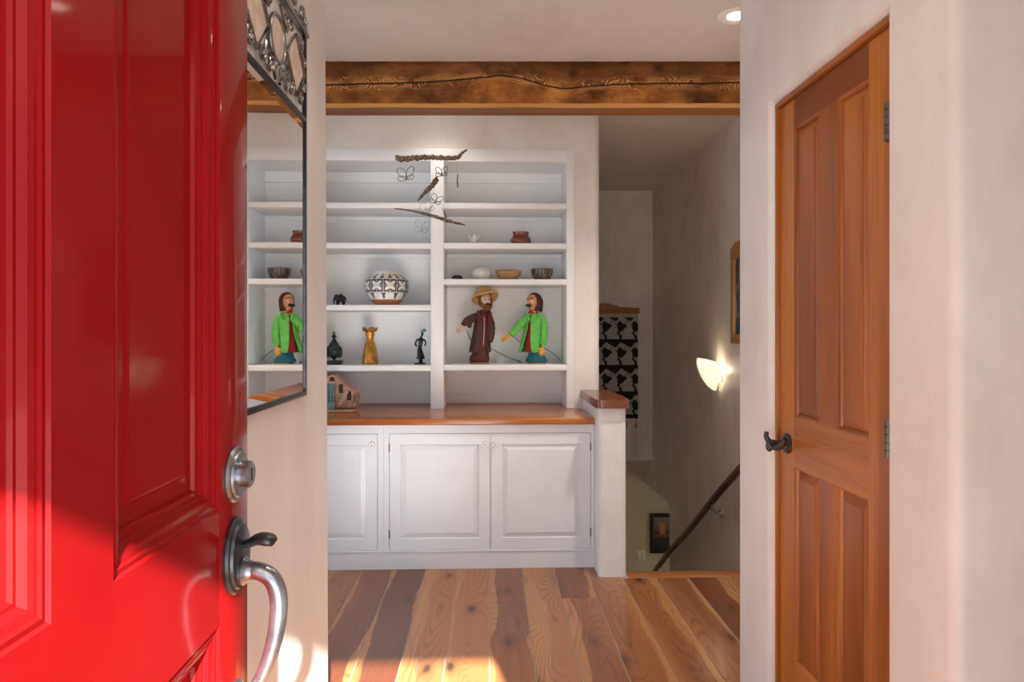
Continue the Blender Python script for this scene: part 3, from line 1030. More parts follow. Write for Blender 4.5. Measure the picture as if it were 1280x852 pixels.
mk('frame_crown', *prism([(pa0, pz1 - .06), (pa1, pz1 - .06), (pa1, pz1 + .01), (pa1 - .10, pz1 + .055), (pa0 + .10, pz1 + .055), (pa0, pz1 + .01)], xa - .002, xb, 'X'), W_FRAME, pc, bevel=.004)
box('painting', STX - .02, STX - .006, pa0 + .05, pa1 - .05, pz0 + .05, pz1 - .05, PAINT, pc)

# ------------------------------------------------------------------ woven hanging over the stairs
CLOTH = plain('grey_wool', (.40, .40, .39), .9, vary=.08, scale=60, bump=.3)
CLOTHB = plain('black_wool', (.014, .013, .014), .9, vary=.1, scale=60, bump=.3)
hg = thing('wall_hanging', (1.19, 7.03, 1.0), 'black and grey woven wall hanging on a wooden hanger', 'wall hanging')
hx0, hx1, hz0, hz1 = .85, 1.530, .44, 1.535
def weave(u, v):
    """interlocking angular hooks, alternating black and grey"""
    pu, pv = .155, .272
    row = math.floor(v / pv)
    fu = ((u + (row % 2) * .0) / pu) % 1
    fv = (v / pv) % 1
    e = .5 + .30 * (abs(((fv * 2) % 1) * 2 - 1) - .5) + (.14 if .25 < fv < .42 else -.10 if .70 < fv < .82 else 0)
    w1 = .5 + .25 * (1 if fv < .5 else -1) * (1 - abs((fv * 4) % 2 - 1))
    a = (fu + .35 * abs(fv * 2 - 1)) % 1
    band = fv < .12 + .22 * abs(a * 2 - 1) or .52 + .18 * math.sin(a * 6.28) > fv > .30 + .14 * abs(((a * 2) % 1) * 2 - 1)
    hook = abs(a - e * .9) < .085 and fv > .45
    return band or hook
NX, NZ = 100, 160
V = [(hx0 + (hx1 - hx0) * i / NX, 7.036 + .003 * math.sin(i * .25), hz0 + (hz1 - hz0) * j / NZ) for j in range(NZ + 1) for i in range(NX + 1)]
Fc, Fm = [], []
for j in range(NZ):
    for i in range(NX):
        p = j * (NX + 1) + i
        Fc.append((p, p + 1, p + NX + 2, p + NX + 1))
        zz = (j + .5) / NZ
        on = weave((i + .5) / NX * (hx1 - hx0), (1 - zz) * (hz1 - hz0)) if zz < .955 else False
        if zz < .035:
            on = True
        Fm.append(1 if on else 0)
mk('woven_cloth', V, Fc, CLOTH, hg, mats=[CLOTH, CLOTHB], fmat=Fm, solid=.006)
hp_ = [(.83, 1.525), (1.545, 1.525), (1.545, 1.585), (1.34, 1.592), (1.30, 1.612), (1.25, 1.612), (1.235, 1.63), (1.14, 1.63), (1.125, 1.612), (1.07, 1.612), (1.03, 1.592), (.83, 1.585)]
mk('hanger_board', *prism(hp_, 7.018, 7.049, 'Y'), wood('hanger_oak', 'X', (.25, .10, .025), (.36, .16, .045), (.42, .2, .06), .45, .4), hg, bevel=.004)
for i in range(7):
    x = hx0 + .02 + i * (hx1 - hx0 - .04) / 6
    mk('tassel', *lathe_vf((x, 7.036, hz0 - .095), [(.004, 0), (.016, .012), (.016, .03), (.006, .045), (.008, .055), (.004, .066), (.003, .098)], 10), CLOTH, hg, smooth=True)

# ------------------------------------------------------------------ picture and switch at the foot of the stairs
pp = thing('framed_print', (1.9, 7.44, -.9), 'black framed dark print on the olive lower wall', 'picture')
ax0, ax1, az0, az1 = 1.752, 2.12, -1.092, -.660
for (a, b, c_, d) in ((ax0, ax0 + .04, az0, az1), (ax1 - .04, ax1, az0, az1), (ax0 + .0401, ax1 - .0401, az0, az0 + .04), (ax0 + .0401, ax1 - .0401, az1 - .04, az1)):
    box('frame_bar', a, b, 7.432, 7.459, c_, d, plain('black_frame', (.012, .010, .009), .35), pp, bevel=.003)
V = [(ax0 + .035, 7.448, az0 + .035), (ax1 - .035, 7.448, az0 + .035), (ax1 - .035, 7.448, az1 - .035), (ax0 + .035, 7.448, az1 - .035)]
nt = NT('still_life_print')
tc = nt.n('ShaderNodeTexCoord').outputs['Object']
s3 = nt.n('ShaderNodeSeparateXYZ')
nt.put(s3.inputs[0], tc)
nz = nt.noise(tc, 18, 4)
c = nt.ramp(nt.math('ADD', s3.outputs[2], .5), [(.36, (.02, .024, .03)), (.455, (.03, .03, .035)), (.46, (.26, .09, .02)), (.49, (.20, .07, .02)), (.50, (.05, .03, .03)), (.55, (.16, .10, .11)), (.66, (.24, .17, .18))])
c.node.color_ramp.interpolation = 'LINEAR'
lamp_m = nt.math('MULTIPLY', nt.math('SUBTRACT', 1.0, nt.step(nt.math('ABSOLUTE', nt.math('ADD', s3.outputs[0], .045)), .025, .035)), nt.step(s3.outputs[2], -.02, .0))
c = nt.mix(nt.math('MULTIPLY', lamp_m, nt.math('SUBTRACT', 1.0, nt.step(s3.outputs[2], .10, .13))), c, (.55, .22, .04))
nt.set(Base_Color=nt.mix(nt.math('MULTIPLY', nz, .3), c, (.05, .03, .02)), Roughness=.2)
box('print', ax0 + .035, ax1 - .035, 7.446, 7.452, az0 + .035, az1 - .035, nt.m, pp)
IVORY = plain('ivory_switch', (.66, .62, .52), .4, vary=.01)
sw2 = thing('light_switch', (1.652, 7.45, -1.115), 'ivory double rocker light switch on the olive lower wall', 'switch')
box('switch_plate', 1.600, 1.704, 7.452, 7.4595, -1.170, -1.062, IVORY, sw2, bevel=.003)
for x in (1.629, 1.675):
    box('rocker', x - .015, x + .015, 7.446, 7.4515, -1.150, -1.082, IVORY, sw2, bevel=.002)

#OBJECTS#
# ------------------------------------------------------------------ things on the shelves
def R(x=0, y=0, z=0):
    return Matrix.Rotation(math.radians(z), 3, 'Z') @ Matrix.Rotation(math.radians(y), 3, 'Y') @ Matrix.Rotation(math.radians(x), 3, 'X')


K = 4.5 / F
# patterned pot ----------------------------------------------------
CREAM = plain('cream_slip', (.72, .70, .64), .45, vary=.04, scale=30)
SLATE = plain('dark_slate_slip', (.055, .065, .085), .45, vary=.25, scale=30)
TERRA = plain('terracotta', (.50, .17, .085), .5, vary=.1, scale=20)
c = at(483.5, 381, 4.49)
c.z = SHL[2] + .0005
prof0 = [(.066, 0), (.072, .004), (.100, .034), (.126, .068), (.140, .105), (.1425, .135), (.136, .162), (.118, .182), (.100, .193), (.090, .206), (.0865, .218)]
def interp(pf, z):
    P = spline([(r, 0, q) for r, q in pf], 10)
    for a, b in zip(P, P[1:]):
        if z <= b.z:
            t = 0 if b.z == a.z else (z - a.z) / (b.z - a.z)
            return a.x + (b.x - a.x) * t
    return P[-1].x
NS, NR = 260, 88
zt_ = .218
V, Fc, Fm = [], [], []
for j in range(NR + 1):
    z = zt_ * j / NR
    r = interp(prof0, z)
    V += [(c.x + r * math.cos(2 * PI * k / NS), c.y + r * math.sin(2 * PI * k / NS), c.z + z) for k in range(NS)]
def potpat(u, z):
    n = 10
    fu = (u * n + .52) % 1
    if z < .036:
        return 2
    if z < .042:
        return 0
    if z < .078:                                     # rounded tabs
        t = (z - .042) / .036
        return 0 if abs(fu - .5) < .40 - .16 * t ** 4 else 1
    if z < .084:
        return 1 if .0795 < z < .0825 else 0
    if z < .165:
        if abs(fu - .5) > .47:
            return 0
        if abs(fu - .5) > .445:
            return 1
        t = (z - .084) / .081
        for du in (-1, 1):
            for dv in (-1, 1):
                a, b = (fu - .5) * du, (t - .5) * dv
                p, q = (a + b) / 1.414 - .275, (a - b) / 1.414
                if (p / .215) ** 2 + (q / .12) ** 2 < 1:
                    return 0
        if abs(fu - .5) < .02 or abs(t - .5) < .02:
            return 0
        return 1
    if z < .171:
        return 0
    t = (z - .171) / .047
    f2 = (u * n * 1.5) % 1
    return 0 if abs(f2 - .5) < .46 * math.sqrt(max(0, 1 - (1 - t * 1.15) ** 2 * .9)) or t > .62 else 1
for j in range(NR):
    for k in range(NS):
        Fc.append((j * NS + k, j * NS + (k + 1) % NS, (j + 1) * NS + (k + 1) % NS, (j + 1) * NS + k))
        Fm.append(potpat((k + .5) / NS, zt_ * (j + .5) / NR))
Fc.append(tuple(reversed(range(NS))))
Fm.append(2)
inner = len(V)
for (r, z) in ((.079, .219), (.082, .20), (.11, .17), (.1, .05), (.02, .02)):
    V += [(c.x + r * math.cos(2 * PI * k / NS), c.y + r * math.sin(2 * PI * k / NS), c.z + z) for k in range(NS)]
for i in range(5):
    a = NR * NS if i == 0 else inner + (i - 1) * NS
    b = inner + i * NS
    for k in range(NS):
        Fc.append((a + k, a + (k + 1) % NS, b + (k + 1) % NS, b + k))
        Fm.append(0)
o = mk('painted_pot', V, Fc, CREAM, smooth=True, angle=60, mats=[CREAM, SLATE, TERRA], fmat=Fm)
tag(o, 'large round pot painted with white petals on slate above a terracotta base', 'pot')

# small black elephant ---------------------------------------------
DARKB = plain('dark_patina_bronze', (.020, .020, .021), .38, .6, .3, 60)
e = at(425, 381, 4.46)
e.z = SHL[2] + .001
s = 1.0
m = MB()
m.blob((e.x + .004, e.y, e.z + .045), (.032, .022, .024))
m.blob((e.x - .022, e.y - .006, e.z + .052), (.016, .016, .019))
m.tube(spline([(e.x - .030, e.y - .008, e.z + .050), (e.x - .038, e.y - .010, e.z + .030), (e.x - .036, e.y - .010, e.z + .012), (e.x - .040, e.y - .010, e.z + .006)], 4), [.008 - .0004 * i for i in range(13)])
for dx in (-.014, .022):
    for dy in (-.013, .013):
        m.tube([(e.x + dx, e.y + dy, e.z + .04), (e.x + dx, e.y + dy, e.z + .012), (e.x + dx - .001, e.y + dy, e.z)], [.0115, .009, .0095])
for dy in (-1, 1):
    m.blob((e.x - .014, e.y + dy * .019, e.z + .054), (.011, .004, .015), R(z=25 * dy))
m.tube([(e.x + .034, e.y, e.z + .052), (e.x + .041, e.y, e.z + .038), (e.x + .040, e.y, e.z + .024)], [.004, .003, .003])
m.blob((e.x + .004, e.y, e.z + .070), (.006, .006, .008))
o = fuse(m.build('elephant_figurine', DARKB), .0028)
tag(o, 'tiny black elephant figurine on the shelf beside the painted pot', 'figurine')

# bell-like patinated bronze on a black plinth ----------------------
GREENB = plain('green_patina_bronze', (.030, .048, .047), .42, .55, .5, 45, bump=.6)
b = at(417.5, 456, 4.47)
b.z = SHL[3] + .0006
t = thing('bronze_ornament', b, 'green-black bronze ornament with side scrolls on a black plinth', 'sculpture')
box('plinth', b.x - .049, b.x + .049, b.y - .03, b.y + .03, b.z, b.z + .026, VARNISHED_DARK, t, bevel=.002)
m = MB()
m.lathe((b.x, b.y, b.z + .024), [(.006, 0), (.010, .012), (.018, .018), (.034, .034), (.042, .060), (.040, .085), (.030, .108), (.019, .124), (.011, .138), (.009, .150), (.014, .155), (.012, .163), (.008, .170), (.010, .178), (.005, .190)], 20)
for sgn in (-1, 1):
    m.blob((b.x + sgn * .042, b.y, b.z + .074), (.012, .014, .022))
    m.tube(spline([(b.x + sgn * .030, b.y, b.z + .12), (b.x + sgn * .045, b.y, b.z + .105), (b.x + sgn * .050, b.y, b.z + .085), (b.x + sgn * .046, b.y, b.z + .055), (b.x + sgn * .030, b.y, b.z + .045)], 4), .006)
m.tube([(b.x - .019, b.y, b.z + .182), (b.x + .019, b.y, b.z + .182)], .005)
for i in range(9):
    a = PI + PI * i / 8
    m.blob((b.x + .041 * math.cos(a), b.y + .041 * math.sin(a), b.z + .094), .006, None, 6)
    m.blob((b.x + .036 * math.cos(a), b.y + .036 * math.sin(a), b.z + .060), .007, None, 6)
fuse(m.build('ornament_body', GREENB, t), .0035)

# gilded dress ------------------------------------------------------
GOLD = plain('gilded_ceramic', (.52, .25, .045), .28, .75, .25, 35, bump=.5)
g = at(462.5, 456, 4.49)
g.z = SHL[3] + .0006
pf = [(.050, 0), (.052, .012), (.048, .05), (.042, .09), (.034, .125), (.024, .150), (.020, .162), (.024, .178), (.030, .195), (.027, .205), (.032, .214), (.048, .226), (.050, .234), (.044, .232), (.028, .216), (.022, .200), (.015, .165), (.03, .08), (.004, .02)]
def dw(r, z, a, i):
    fold = .035 * math.sin(a * 9) + .025 * math.sin(a * 5 + 1)
    k = 1 + fold * (1 if z < .15 else .25)
    dz = .010 * math.sin(a * 5) if .222 < z < .236 and r > .035 else 0
    return r * k, z + dz
o = lathe('gilded_dress', g, pf, GOLD, None, 40, dw)
tag(o, 'small gold dress-shaped vase with a ruffled neckline', 'sculpture')

# slender bronze woman ----------------------------------------------
b = at(525, 456, 4.47)
b.z = SHL[3] + .0006
t = thing('bronze_figure', b, 'slender dark bronze figure of a standing woman lifting a hat', 'sculpture')
box('plinth', b.x - .036, b.x + .036, b.y - .026, b.y + .026, b.z, b.z + .009, VARNISHED_DARK, t, bevel=.002)
m = MB()
z0 = b.z + .006
P = lambda x, z, y=0: (b.x + x, b.y + y, z0 + z)
m.tube([P(-.002, 0, -.006), P(.000, .02, -.003), P(.002, .05)], [.009, .008, .010])
m.tube([P(.010, 0, .006), P(.008, .02, .004), P(.004, .05)], [.009, .008, .010])
m.tube(spline([P(.004, .028), P(.003, .055), P(-.002, .085), P(-.001, .105), P(.003, .122), P(.006, .145), P(.005, .160), P(.011, .176)], 3), [.027, .027, .024, .022, .021, .019, .017, .016, .0145, .013, .012, .012, .0125, .014, .0155, .016, .016, .015, .013, .009, .007, .007])
m.blob(P(.015, .190), (.009, .009, .012))
m.tube(spline([P(-.010, .160), P(-.026, .142), P(-.030, .122), P(-.018, .112, -.012)], 4), .0055)
m.tube(spline([P(.018, .160), P(.034, .145), P(.036, .125), P(.030, .115, -.008)], 4), .0055)
fuse(m.build('figure', DARKB, t), .0026)
mk('hat', *blob_vf(P(.024, .212, -.004), (.020, .020, .011), R(y=-30), 8), plain('verdigris', (.12, .26, .21), .6, .2, .2, 50), t, smooth=True)

# clay cliff-dwelling -----------------------------------------------
CLAY = plain('pinkish_clay', (.42, .235, .165), .75, vary=.16, scale=30, bump=.6)
TEAL = plain('teal_glaze', (.14, .22, .24), .4, vary=.2, scale=40)
ZT = .8545
cb = at(425, 511, 4.19)
t = thing('clay_village', (cb.x, cb.y, ZT), 'pinkish clay model of a ruined cliff dwelling on the worktop', 'sculpture')
Q = lambda px, py: (at(px, py, 4.19).x, at(px, py, 4.19).z)
yo = 4.19
out = [(388, 510), (445, 510), (445.5, 491), (440, 486), (432, 482.5), (425, 477), (421, 471.5), (416, 468.5), (410, 470), (404, 474), (396, 478), (389, 487)]
pl = [(Q(*p)[0], max(ZT + .001, Q(*p)[1])) for p in out]
mk('rock_body', *prism(pl, yo, yo + .11, 'Y'), CLAY, t, bevel=.010, seg=3)
mk('ground', *prism([(pl[0][0] - .008, yo - .055), (pl[1][0], yo - .05), (pl[1][0] + .006, yo + .05), (pl[0][0], yo + .05)], ZT + .0008, ZT + .016, 'Z'), CLAY, t, bevel=.006)
ARCH_SHADE = plain('painted_arch_shade', (.05, .03, .022), .9)  # shade inside the arches painted as flat dark plates
def arch(px0, px1, py0, py1, mat, name, y):
    (xa_, za), (xb_, zb) = Q(px0, py1), Q(px1, py0)
    r = (xb_ - xa_) / 2
    poly = [(xa_, za), (xb_, za)] + [(xa_ + r + r * math.cos(PI * i / 8), zb - r + r * math.sin(PI * i / 8)) for i in range(9)]
    mk(name, *prism(poly, y - .003, y + .004, 'Y'), mat, t)
arch(423.5, 429, 479.5, 491, ARCH_SHADE, 'opening', yo)
arch(434, 439, 488, 500, ARCH_SHADE, 'opening', yo)
arch(412, 418, 470.5, 476, ARCH_SHADE, 'opening', yo)
arch(442, 444.5, 492, 502, plain('olive_brown_arch', (.14, .11, .06), .8), 'opening', yo)  # flat arch plate in dull olive-brown
(xa_, za), (xb_, zb) = Q(405, 502), Q(419, 479)
box('porch_back', xa_, xb_, yo - .006, yo - .001, za, zb, TEAL, t)
box('porch_lintel', xa_ - .004, xb_ + .004, yo - .020, yo - .001, zb, zb + .010, CLAY, t, bevel=.003)
box('porch_step', xa_ - .004, xb_ + .004, yo - .030, yo - .001, ZT + .016, za, TEAL, t, bevel=.002)
for i in range(4):
    x = xa_ + .006 + i * (xb_ - xa_ - .012) / 3
    mk('column', *tube_vf([(x, yo - .014, za), (x, yo - .014, zb)], .0042, 8), TEAL, t, smooth=True)
LADDER = plain('pale_ladder_wood', (.50, .43, .34), .7)
m = MB()
for dx in (0, .012):
    (x0, zz0), (x1, zz1) = Q(424.5, 505), Q(434, 488)
    m.tube([(x0 + dx, yo - .030, zz0), (x1 + dx, yo - .006, zz1)], .0022, 6)
for i in range(5):
    f = (i + .7) / 5.5
    m.tube([(x0 + (x1 - x0) * f, yo - .03 + .024 * f, zz0 + (zz1 - zz0) * f), (x0 + .012 + (x1 - x0) * f, yo - .03 + .024 * f, zz0 + (zz1 - zz0) * f)], .0016, 5)
m.build('ladder', LADDER, t)

# white lotus bowl ---------------------------------------------------
PORC = plain('white_porcelain', (.74, .73, .70), .3, vary=.03, coat=.3)
b = at(592.5, 304, 4.47)
b.z = SHR[1] + .0006
t = thing('lotus_bowl', b, 'small white flower-shaped porcelain bowl with open petals', 'bowl')
lathe('foot', b, [(.020, 0), (.022, .004), (.018, .010), (.024, .018), (.020, .022), (.004, .022)], PORC, t, 20)
for k in range(7):
    a = 2 * PI * k / 7 + .3
    V, Fc = [], []
    for i in range(7):
        f = i / 6
        for j in range(5):
            g_ = (j / 4 - .5) * 2
            wd = .020 * math.sin(PI * (f * .80 + .12)) * g_
            r = .016 + .034 * f ** .8 - .006 * g_ * g_
            z = .012 + .062 * f ** 1.2 - .010 * abs(g_) * f
            V.append((b.x + r * math.cos(a) - wd * math.sin(a), b.y + r * math.sin(a) + wd * math.cos(a), b.z + z))
    for i in range(6):
        for j in range(4):
            Fc.append((i * 5 + j, i * 5 + j + 1, i * 5 + j + 6, i * 5 + j + 5))
    mk('petal', V, Fc, PORC, t, smooth=True, solid=.003)

# scalloped brown pot -------------------------------------------------
BROWNG = plain('brown_glaze', (.17, .048, .014), .16, vary=.2, scale=12, coat=.6)
b = at(651, 304, 4.49)
b.z = SHR[1] + .0006
pf = [(.048, 0), (.054, .003), (.066, .022), (.068, .038), (.060, .055), (.052, .066), (.052, .078), (.055, .090), (.050, .091), (.046, .078), (.047, .062), (.055, .03), (.01, .012)]
o = lathe('scalloped_pot', b, pf, BROWNG, None, 56, lambda r, z, a, i: (r, z + (.006 * abs(math.sin(a * 5.5)) - .004 if .085 < z else 0)))
tag(o, 'glossy brown round pot with a scalloped rim', 'pot')

# small woven shell ----------------------------------------------------
b = at(571.5, 349, 4.46)
b.z = SHR[2] + .0008
t = thing('woven_basket', b, 'tiny dark openwork dome beside the white oval vase', 'basket')
m = MB()
m.blob((b.x, b.y, b.z + .014), (.033, .026, .0135), None, 10)
m.build('core', plain('grey_core', (.16, .14, .12), .7), t)
m = MB()
for k in range(8):
    a = PI * k / 8
    m.tube([(b.x + .035 * math.cos(a) * math.cos(u), b.y + .028 * math.sin(a) * math.cos(u), b.z + .012 + .0195 * math.sin(u)) for u in [PI * i / 14 for i in range(15)]], .0026, 6)
for rr in (.4, .75, 1.0):
    m.tube([(b.x + .036 * rr * math.cos(2 * PI * i / 24), b.y + .029 * rr * math.sin(2 * PI * i / 24), b.z + .012 + .020 * math.sqrt(max(0, 1 - rr * rr))) for i in range(25)], .0028, 6)
m.build('ribs', VARNISHED_DARK, t)

# white oval vase -------------------------------------------------------
b = at(602, 349, 4.50)
b.z = SHR[2] + .0006
o = lathe('oval_vase', b, [(.036, 0), (.044, .002), (.060, .020), (.0665, .042), (.064, .062), (.050, .080), (.030, .090), (.018, .092), (.014, .086), (.03, .05), (.004, .02)], plain('ivory_marble', (.72, .70, .655), .3, vary=.05, scale=20, coat=.3), None, 36,
          lambda r, z, a, i: (r * (1 + .02 * math.sin(2 * a)), z))
tag(o, 'low white oval vase with a small closed mouth', 'vase')

# bowls -------------------------------------------------------------------
W_BOWL = wood('turned_bowl_wood', 'X', (.22, .10, .035), (.40, .21, .08), (.55, .33, .15), .25, .6, coat=.4, scale=3)
b = at(635.5, 349, 4.49)
b.z = SHR[2] + .0006
o = lathe('wooden_bowl', b, [(.044, 0), (.050, .002), (.072, .022), (.084, .046), (.086, .062), (.083, .068), (.079, .064), (.076, .046), (.062, .022), (.03, .010), (.004, .009)], W_BOWL, None, 44)
tag(o, 'wide tan turned wooden bowl between the white vase and dark bowl', 'bowl')
nt = NT('smoky_carved_bowl')
v, _ = obj_coord(nt)
f = nt.noise(nt.vmath('MULTIPLY', v, (1, 1, .3)), 60, 4, .6, .5)
nt.set(Base_Color=nt.ramp(f, [(.35, (.025, .020, .018)), (.52, (.10, .075, .06)), (.62, (.30, .22, .17)), (.72, (.12, .05, .035))]), Roughness=.35)
nt.bump(f, .4, .004)
b = at(677.5, 349, 4.49)
b.z = SHR[2] + .0006
o = lathe('dark_bowl', b, [(.036, 0), (.042, .002), (.060, .020), (.071, .050), (.0735, .070), (.0735, .078), (.069, .079), (.066, .06), (.056, .026), (.03, .012), (.004, .011)], nt.m, None, 44)
tag(o, 'dark smoky carved bowl with streaked sides', 'bowl')

# ------------------------------------------------------------------ puppets
def cloth(name, col, **k):
    return plain(name, col, .85, vary=.09, scale=40, bump=.5, **k)
def loft(name, secs, mat, parent, seg=28, gap=None, gdir=-90, solid=0, cap=True, fold=0, nf=7):
    """stacked ellipses (centre, rx, ry); gap(t) in degrees leaves the front open"""
    S = []
    pts = [(Vector(c_), rx, ry) for c_, rx, ry in secs]
    n = 5
    cs = spline([p[0] for p in pts], n)
    rs = spline([(p[1], p[2], 0) for p in pts], n)
    V, Fc = [], []
    L = len(cs)
    for i in range(L):
        t_ = i / (L - 1)
        g_ = gap(t_) if gap else 0
        for k in range(seg + (1 if gap else 0)):
            a = math.radians(gdir) + math.radians(g_) / 2 + (2 * PI - math.radians(g_)) * k / seg
            kf = 1 + fold * t_ * math.sin(a * nf + 2 * t_)
            V.append((cs[i].x + rs[i].x * kf * math.cos(a), cs[i].y + rs[i].y * kf * math.sin(a), cs[i].z))
    w_ = seg + (1 if gap else 0)
    for i in range(L - 1):
        for k in range(seg):
            Fc.append((i * w_ + k, i * w_ + (k + 1) % w_, (i + 1) * w_ + (k + 1) % w_, (i + 1) * w_ + k))
    if cap and not gap:
        Fc += [tuple(range(w_)), tuple(range((L - 1) * w_, L * w_))]
    return mk(name, V, Fc, mat, parent, smooth=True, angle=60, solid=solid)


def hand(name, wrist, dirv, side, mat, parent, s=1.0):
    """palm with four unequal bent fingers and a thumb"""
    d = Vector(dirv).normalized()
    sd_ = Vector(side).normalized()
    sd_ = (sd_ - d * sd_.dot(d)).normalized()
    nn = d.cross(sd_)
    w_ = Vector(wrist)
    rot = Matrix((sd_, nn, d)).transposed()
    m = MB()
    m.tube([w_ - d * .012 * s, w_ + d * .006 * s], [.009 * s, .010 * s])
    m.blob(w_ + d * .018 * s, (.015 * s, .008 * s, .018 * s), rot, 8)
    for i, ln in enumerate((.024, .030, .028, .022)):
        o_ = sd_ * (i - 1.5) * .0085 * s
        p0 = w_ + d * .026 * s + o_
        m.tube([p0, p0 + d * ln * .5 * s + o_ * .2, p0 + d * ln * s + nn * .006 * s + o_ * .3], [.0046 * s, .0042 * s, .0034 * s], 7)
    p0 = w_ + d * .010 * s + sd_ * .012 * s
    m.tube([p0, p0 + sd_ * .012 * s + d * .008 * s, p0 + sd_ * .016 * s + d * .022 * s], [.0055 * s, .005 * s, .0038 * s], 7)
    return fuse(m.build(name, mat, parent), .0022)


def face_fn(p):
    """egg head, +X is the face side"""
    q = p.copy()
    k = 1 - .16 * max(0, -p.z)
    q.x *= k
    q.y *= k * .95
    if p.x > 0:
        q.x += .10 * max(0, -p.z) * p.x                      # chin
        q.x -= .10 * math.exp(-((p.z - .12) / .16) ** 2) * p.x   # eye line
    return q


def head(parent, c, yaw, sx_, sz_h, skin, eyewhite, nose=.26):
    """head with sockets, nose and ears; returns a placer in head space"""
    rot = R(z=yaw)
    H = lambda x, y, z: Vector(c) + rot @ Vector((x * sx_, y * sx_, z * sz_h))
    m = MB()
    m.blob(c, (sx_, sx_ * .92, sz_h), rot, 16, face_fn)
    m.tube([H(.80, 0, .16), H(1.02, 0, -.02), H(1.0 + nose, 0, -.20), H(.86, 0, -.26)], [.12 * sx_, .15 * sx_, .19 * sx_, .12 * sx_], 8)
    for s_ in (-1, 1):
        m.blob(H(-.05, s_ * .93, -.02), (.20 * sx_, .09 * sx_, .22 * sz_h), rot, 6)
        m.tube([H(.80, s_ * .16, .26), H(.78, s_ * .40, .30), H(.64, s_ * .58, .22)], .075 * sx_, 6)
    m.tube([H(0, 0, -.7), H(-.05, 0, -1.35)], [.42 * sx_, .40 * sx_], 12)
    o_ = fuse(m.build('head', skin, parent), .0032)
    for s_ in (-1, 1):
        e_ = mk('eye', *blob_vf(H(.76, s_ * .36, .10), (.14 * sx_, .20 * sx_, .13 * sz_h), rot, 8), eyewhite, o_, smooth=True)
        mk('pupil', *blob_vf(H(.875, s_ * .34, .10), (.05 * sx_, .085 * sx_, .075 * sz_h), rot, 6), VARNISHED_DARK, o_, smooth=True)
    mk('lips', *tube_vf([H(.80, -.26, -.56), H(.94, 0, -.54), H(.80, .26, -.56)], [.05 * sx_, .09 * sx_, .05 * sx_], 8), plain('painted_lips', (.40, .10, .07), .5), o_, smooth=True)
    return H, rot, o_


ROD = plain('black_rod', (.015, .015, .016), .4, .5)
EYEW = plain('painted_eye_white', (.78, .76, .70), .4, vary=.01)
zS = SHR[3]
YP = 4.49
def G(px, py, dy=0):
    p = at(px, py, YP)
    return Vector((p.x, YP + dy, p.z))

# green-jacketed puppet
b = G(671, 455)
b.z = zS
t = thing('hand_puppet', b, 'puppet in a bright green jacket and maroon hood with black moustache', 'puppet')
GREEN = cloth('bright_green_felt', (.13, .50, .085))
REDC = cloth('red_cloth', (.34, .012, .014))
TEALC = cloth('teal_cloth', (.012, .10, .14))
MAROON = cloth('maroon_felt', (.085, .018, .022))
YEL = plain('yellow_painted_hand', (.66, .33, .045), .5)
PEACH = plain('peach_painted_face', (.66, .29, .12), .42, vary=.08, scale=30)
lathe('stand', (b.x, b.y, zS + .0006), [(.058, 0), (.060, .004), (.056, .009), (.01, .009)], plain('wooden_disc', (.34, .18, .09), .6), t, 24)
bz = zS + .0095
loft('trousers', [((b.x, b.y, bz), .064, .052), ((b.x - .002, b.y, bz + .010), .073, .058), ((b.x - .003, b.y, bz + .022), .066, .052), ((b.x - .004, b.y, bz + .040), .056, .046), ((b.x - .005, b.y, bz + .075), .048, .042), ((b.x - .008, b.y, bz + .10), .045, .04)], TEALC, t, fold=.07)
sh = G(667, 394)
wa = G(664, 432)
loft('shirt', [(tuple(G(665, 440)), .046, .042), (tuple(G(665, 425)), .044, .040), (tuple(G(667, 405)), .042, .036), (tuple(G(667.5, 396)), .036, .032), (tuple(G(667.5, 391)), .024, .024)], REDC, t, fold=.03)
loft('jacket', [(tuple(G(667.5, 392)), .032, .030), (tuple(G(667.5, 396)), .054, .044), (tuple(G(667, 405)), .059, .049), (tuple(G(665.5, 418)), .060, .054), (tuple(G(664, 430)), .066, .060), (tuple(G(663, 440)), .074, .062)],
     GREEN, t, 40, lambda q: 12 + 62 * q ** 2.2, -122, .005, fold=.07, nf=6)
loft('scarf', [(tuple(G(666, 393)), .030, .028), (tuple(G(666, 390)), .029, .027), (tuple(G(666.5, 387)), .024, .023), (tuple(G(667, 384)), .021, .020)], REDC, t, fold=.08)
for (pts_, nm) in (([(659.5, 391, -.018), (658.5, 396, -.035), (661, 401, -.050)], 'lapel'), ([(674, 390.5, -.014), (672.5, 395, -.042), (668, 400, -.054)], 'lapel')):
    tube(nm, spline([G(*p) for p in pts_], 4), [.016, .017, .018, .018, .017, .015, .012, .008, .004], GREEN, t, 8, .45)
a1 = spline([G(660, 397, -.012), G(652, 404, -.030), G(645, 412, -.045), G(638.5, 418.5, -.055)], 5)
tube('sleeve', a1, [.030 - .0006 * i + .0015 * math.sin(i * 2.2) for i in range(len(a1))], GREEN, t, 14)
a2 = spline([G(676, 396, -.010), G(679.5, 406, -.020), G(680, 418, -.028), G(678, 431, -.034)], 5)
tube('sleeve', a2, [.026 - .0002 * i + .0014 * math.sin(i * 2.1) for i in range(len(a2))], GREEN, t, 14)
hand('hand', G(636, 419.5, -.057), (-1, -.15, -.62), (.4, -.5, .9), YEL, t, 1.12)
hand('hand', G(677.8, 433, -.035), (-.08, -.1, -1), (-1, -.3, 0), YEL, t, 1.12)
hc = G(667, 377.5, -.010)
H, rot, hd = head(t, hc, 180 + 38, .044, .060, PEACH, EYEW, .30)
m = MB()
m.blob(H(1.0, 0, -.36), (.016, .026, .012), rot, 8)
m.tube([H(.96, -.5, -.42), H(1.06, -.2, -.34), H(1.06, .2, -.34), H(.96, .5, -.42)], [.005, .010, .010, .005], 8)
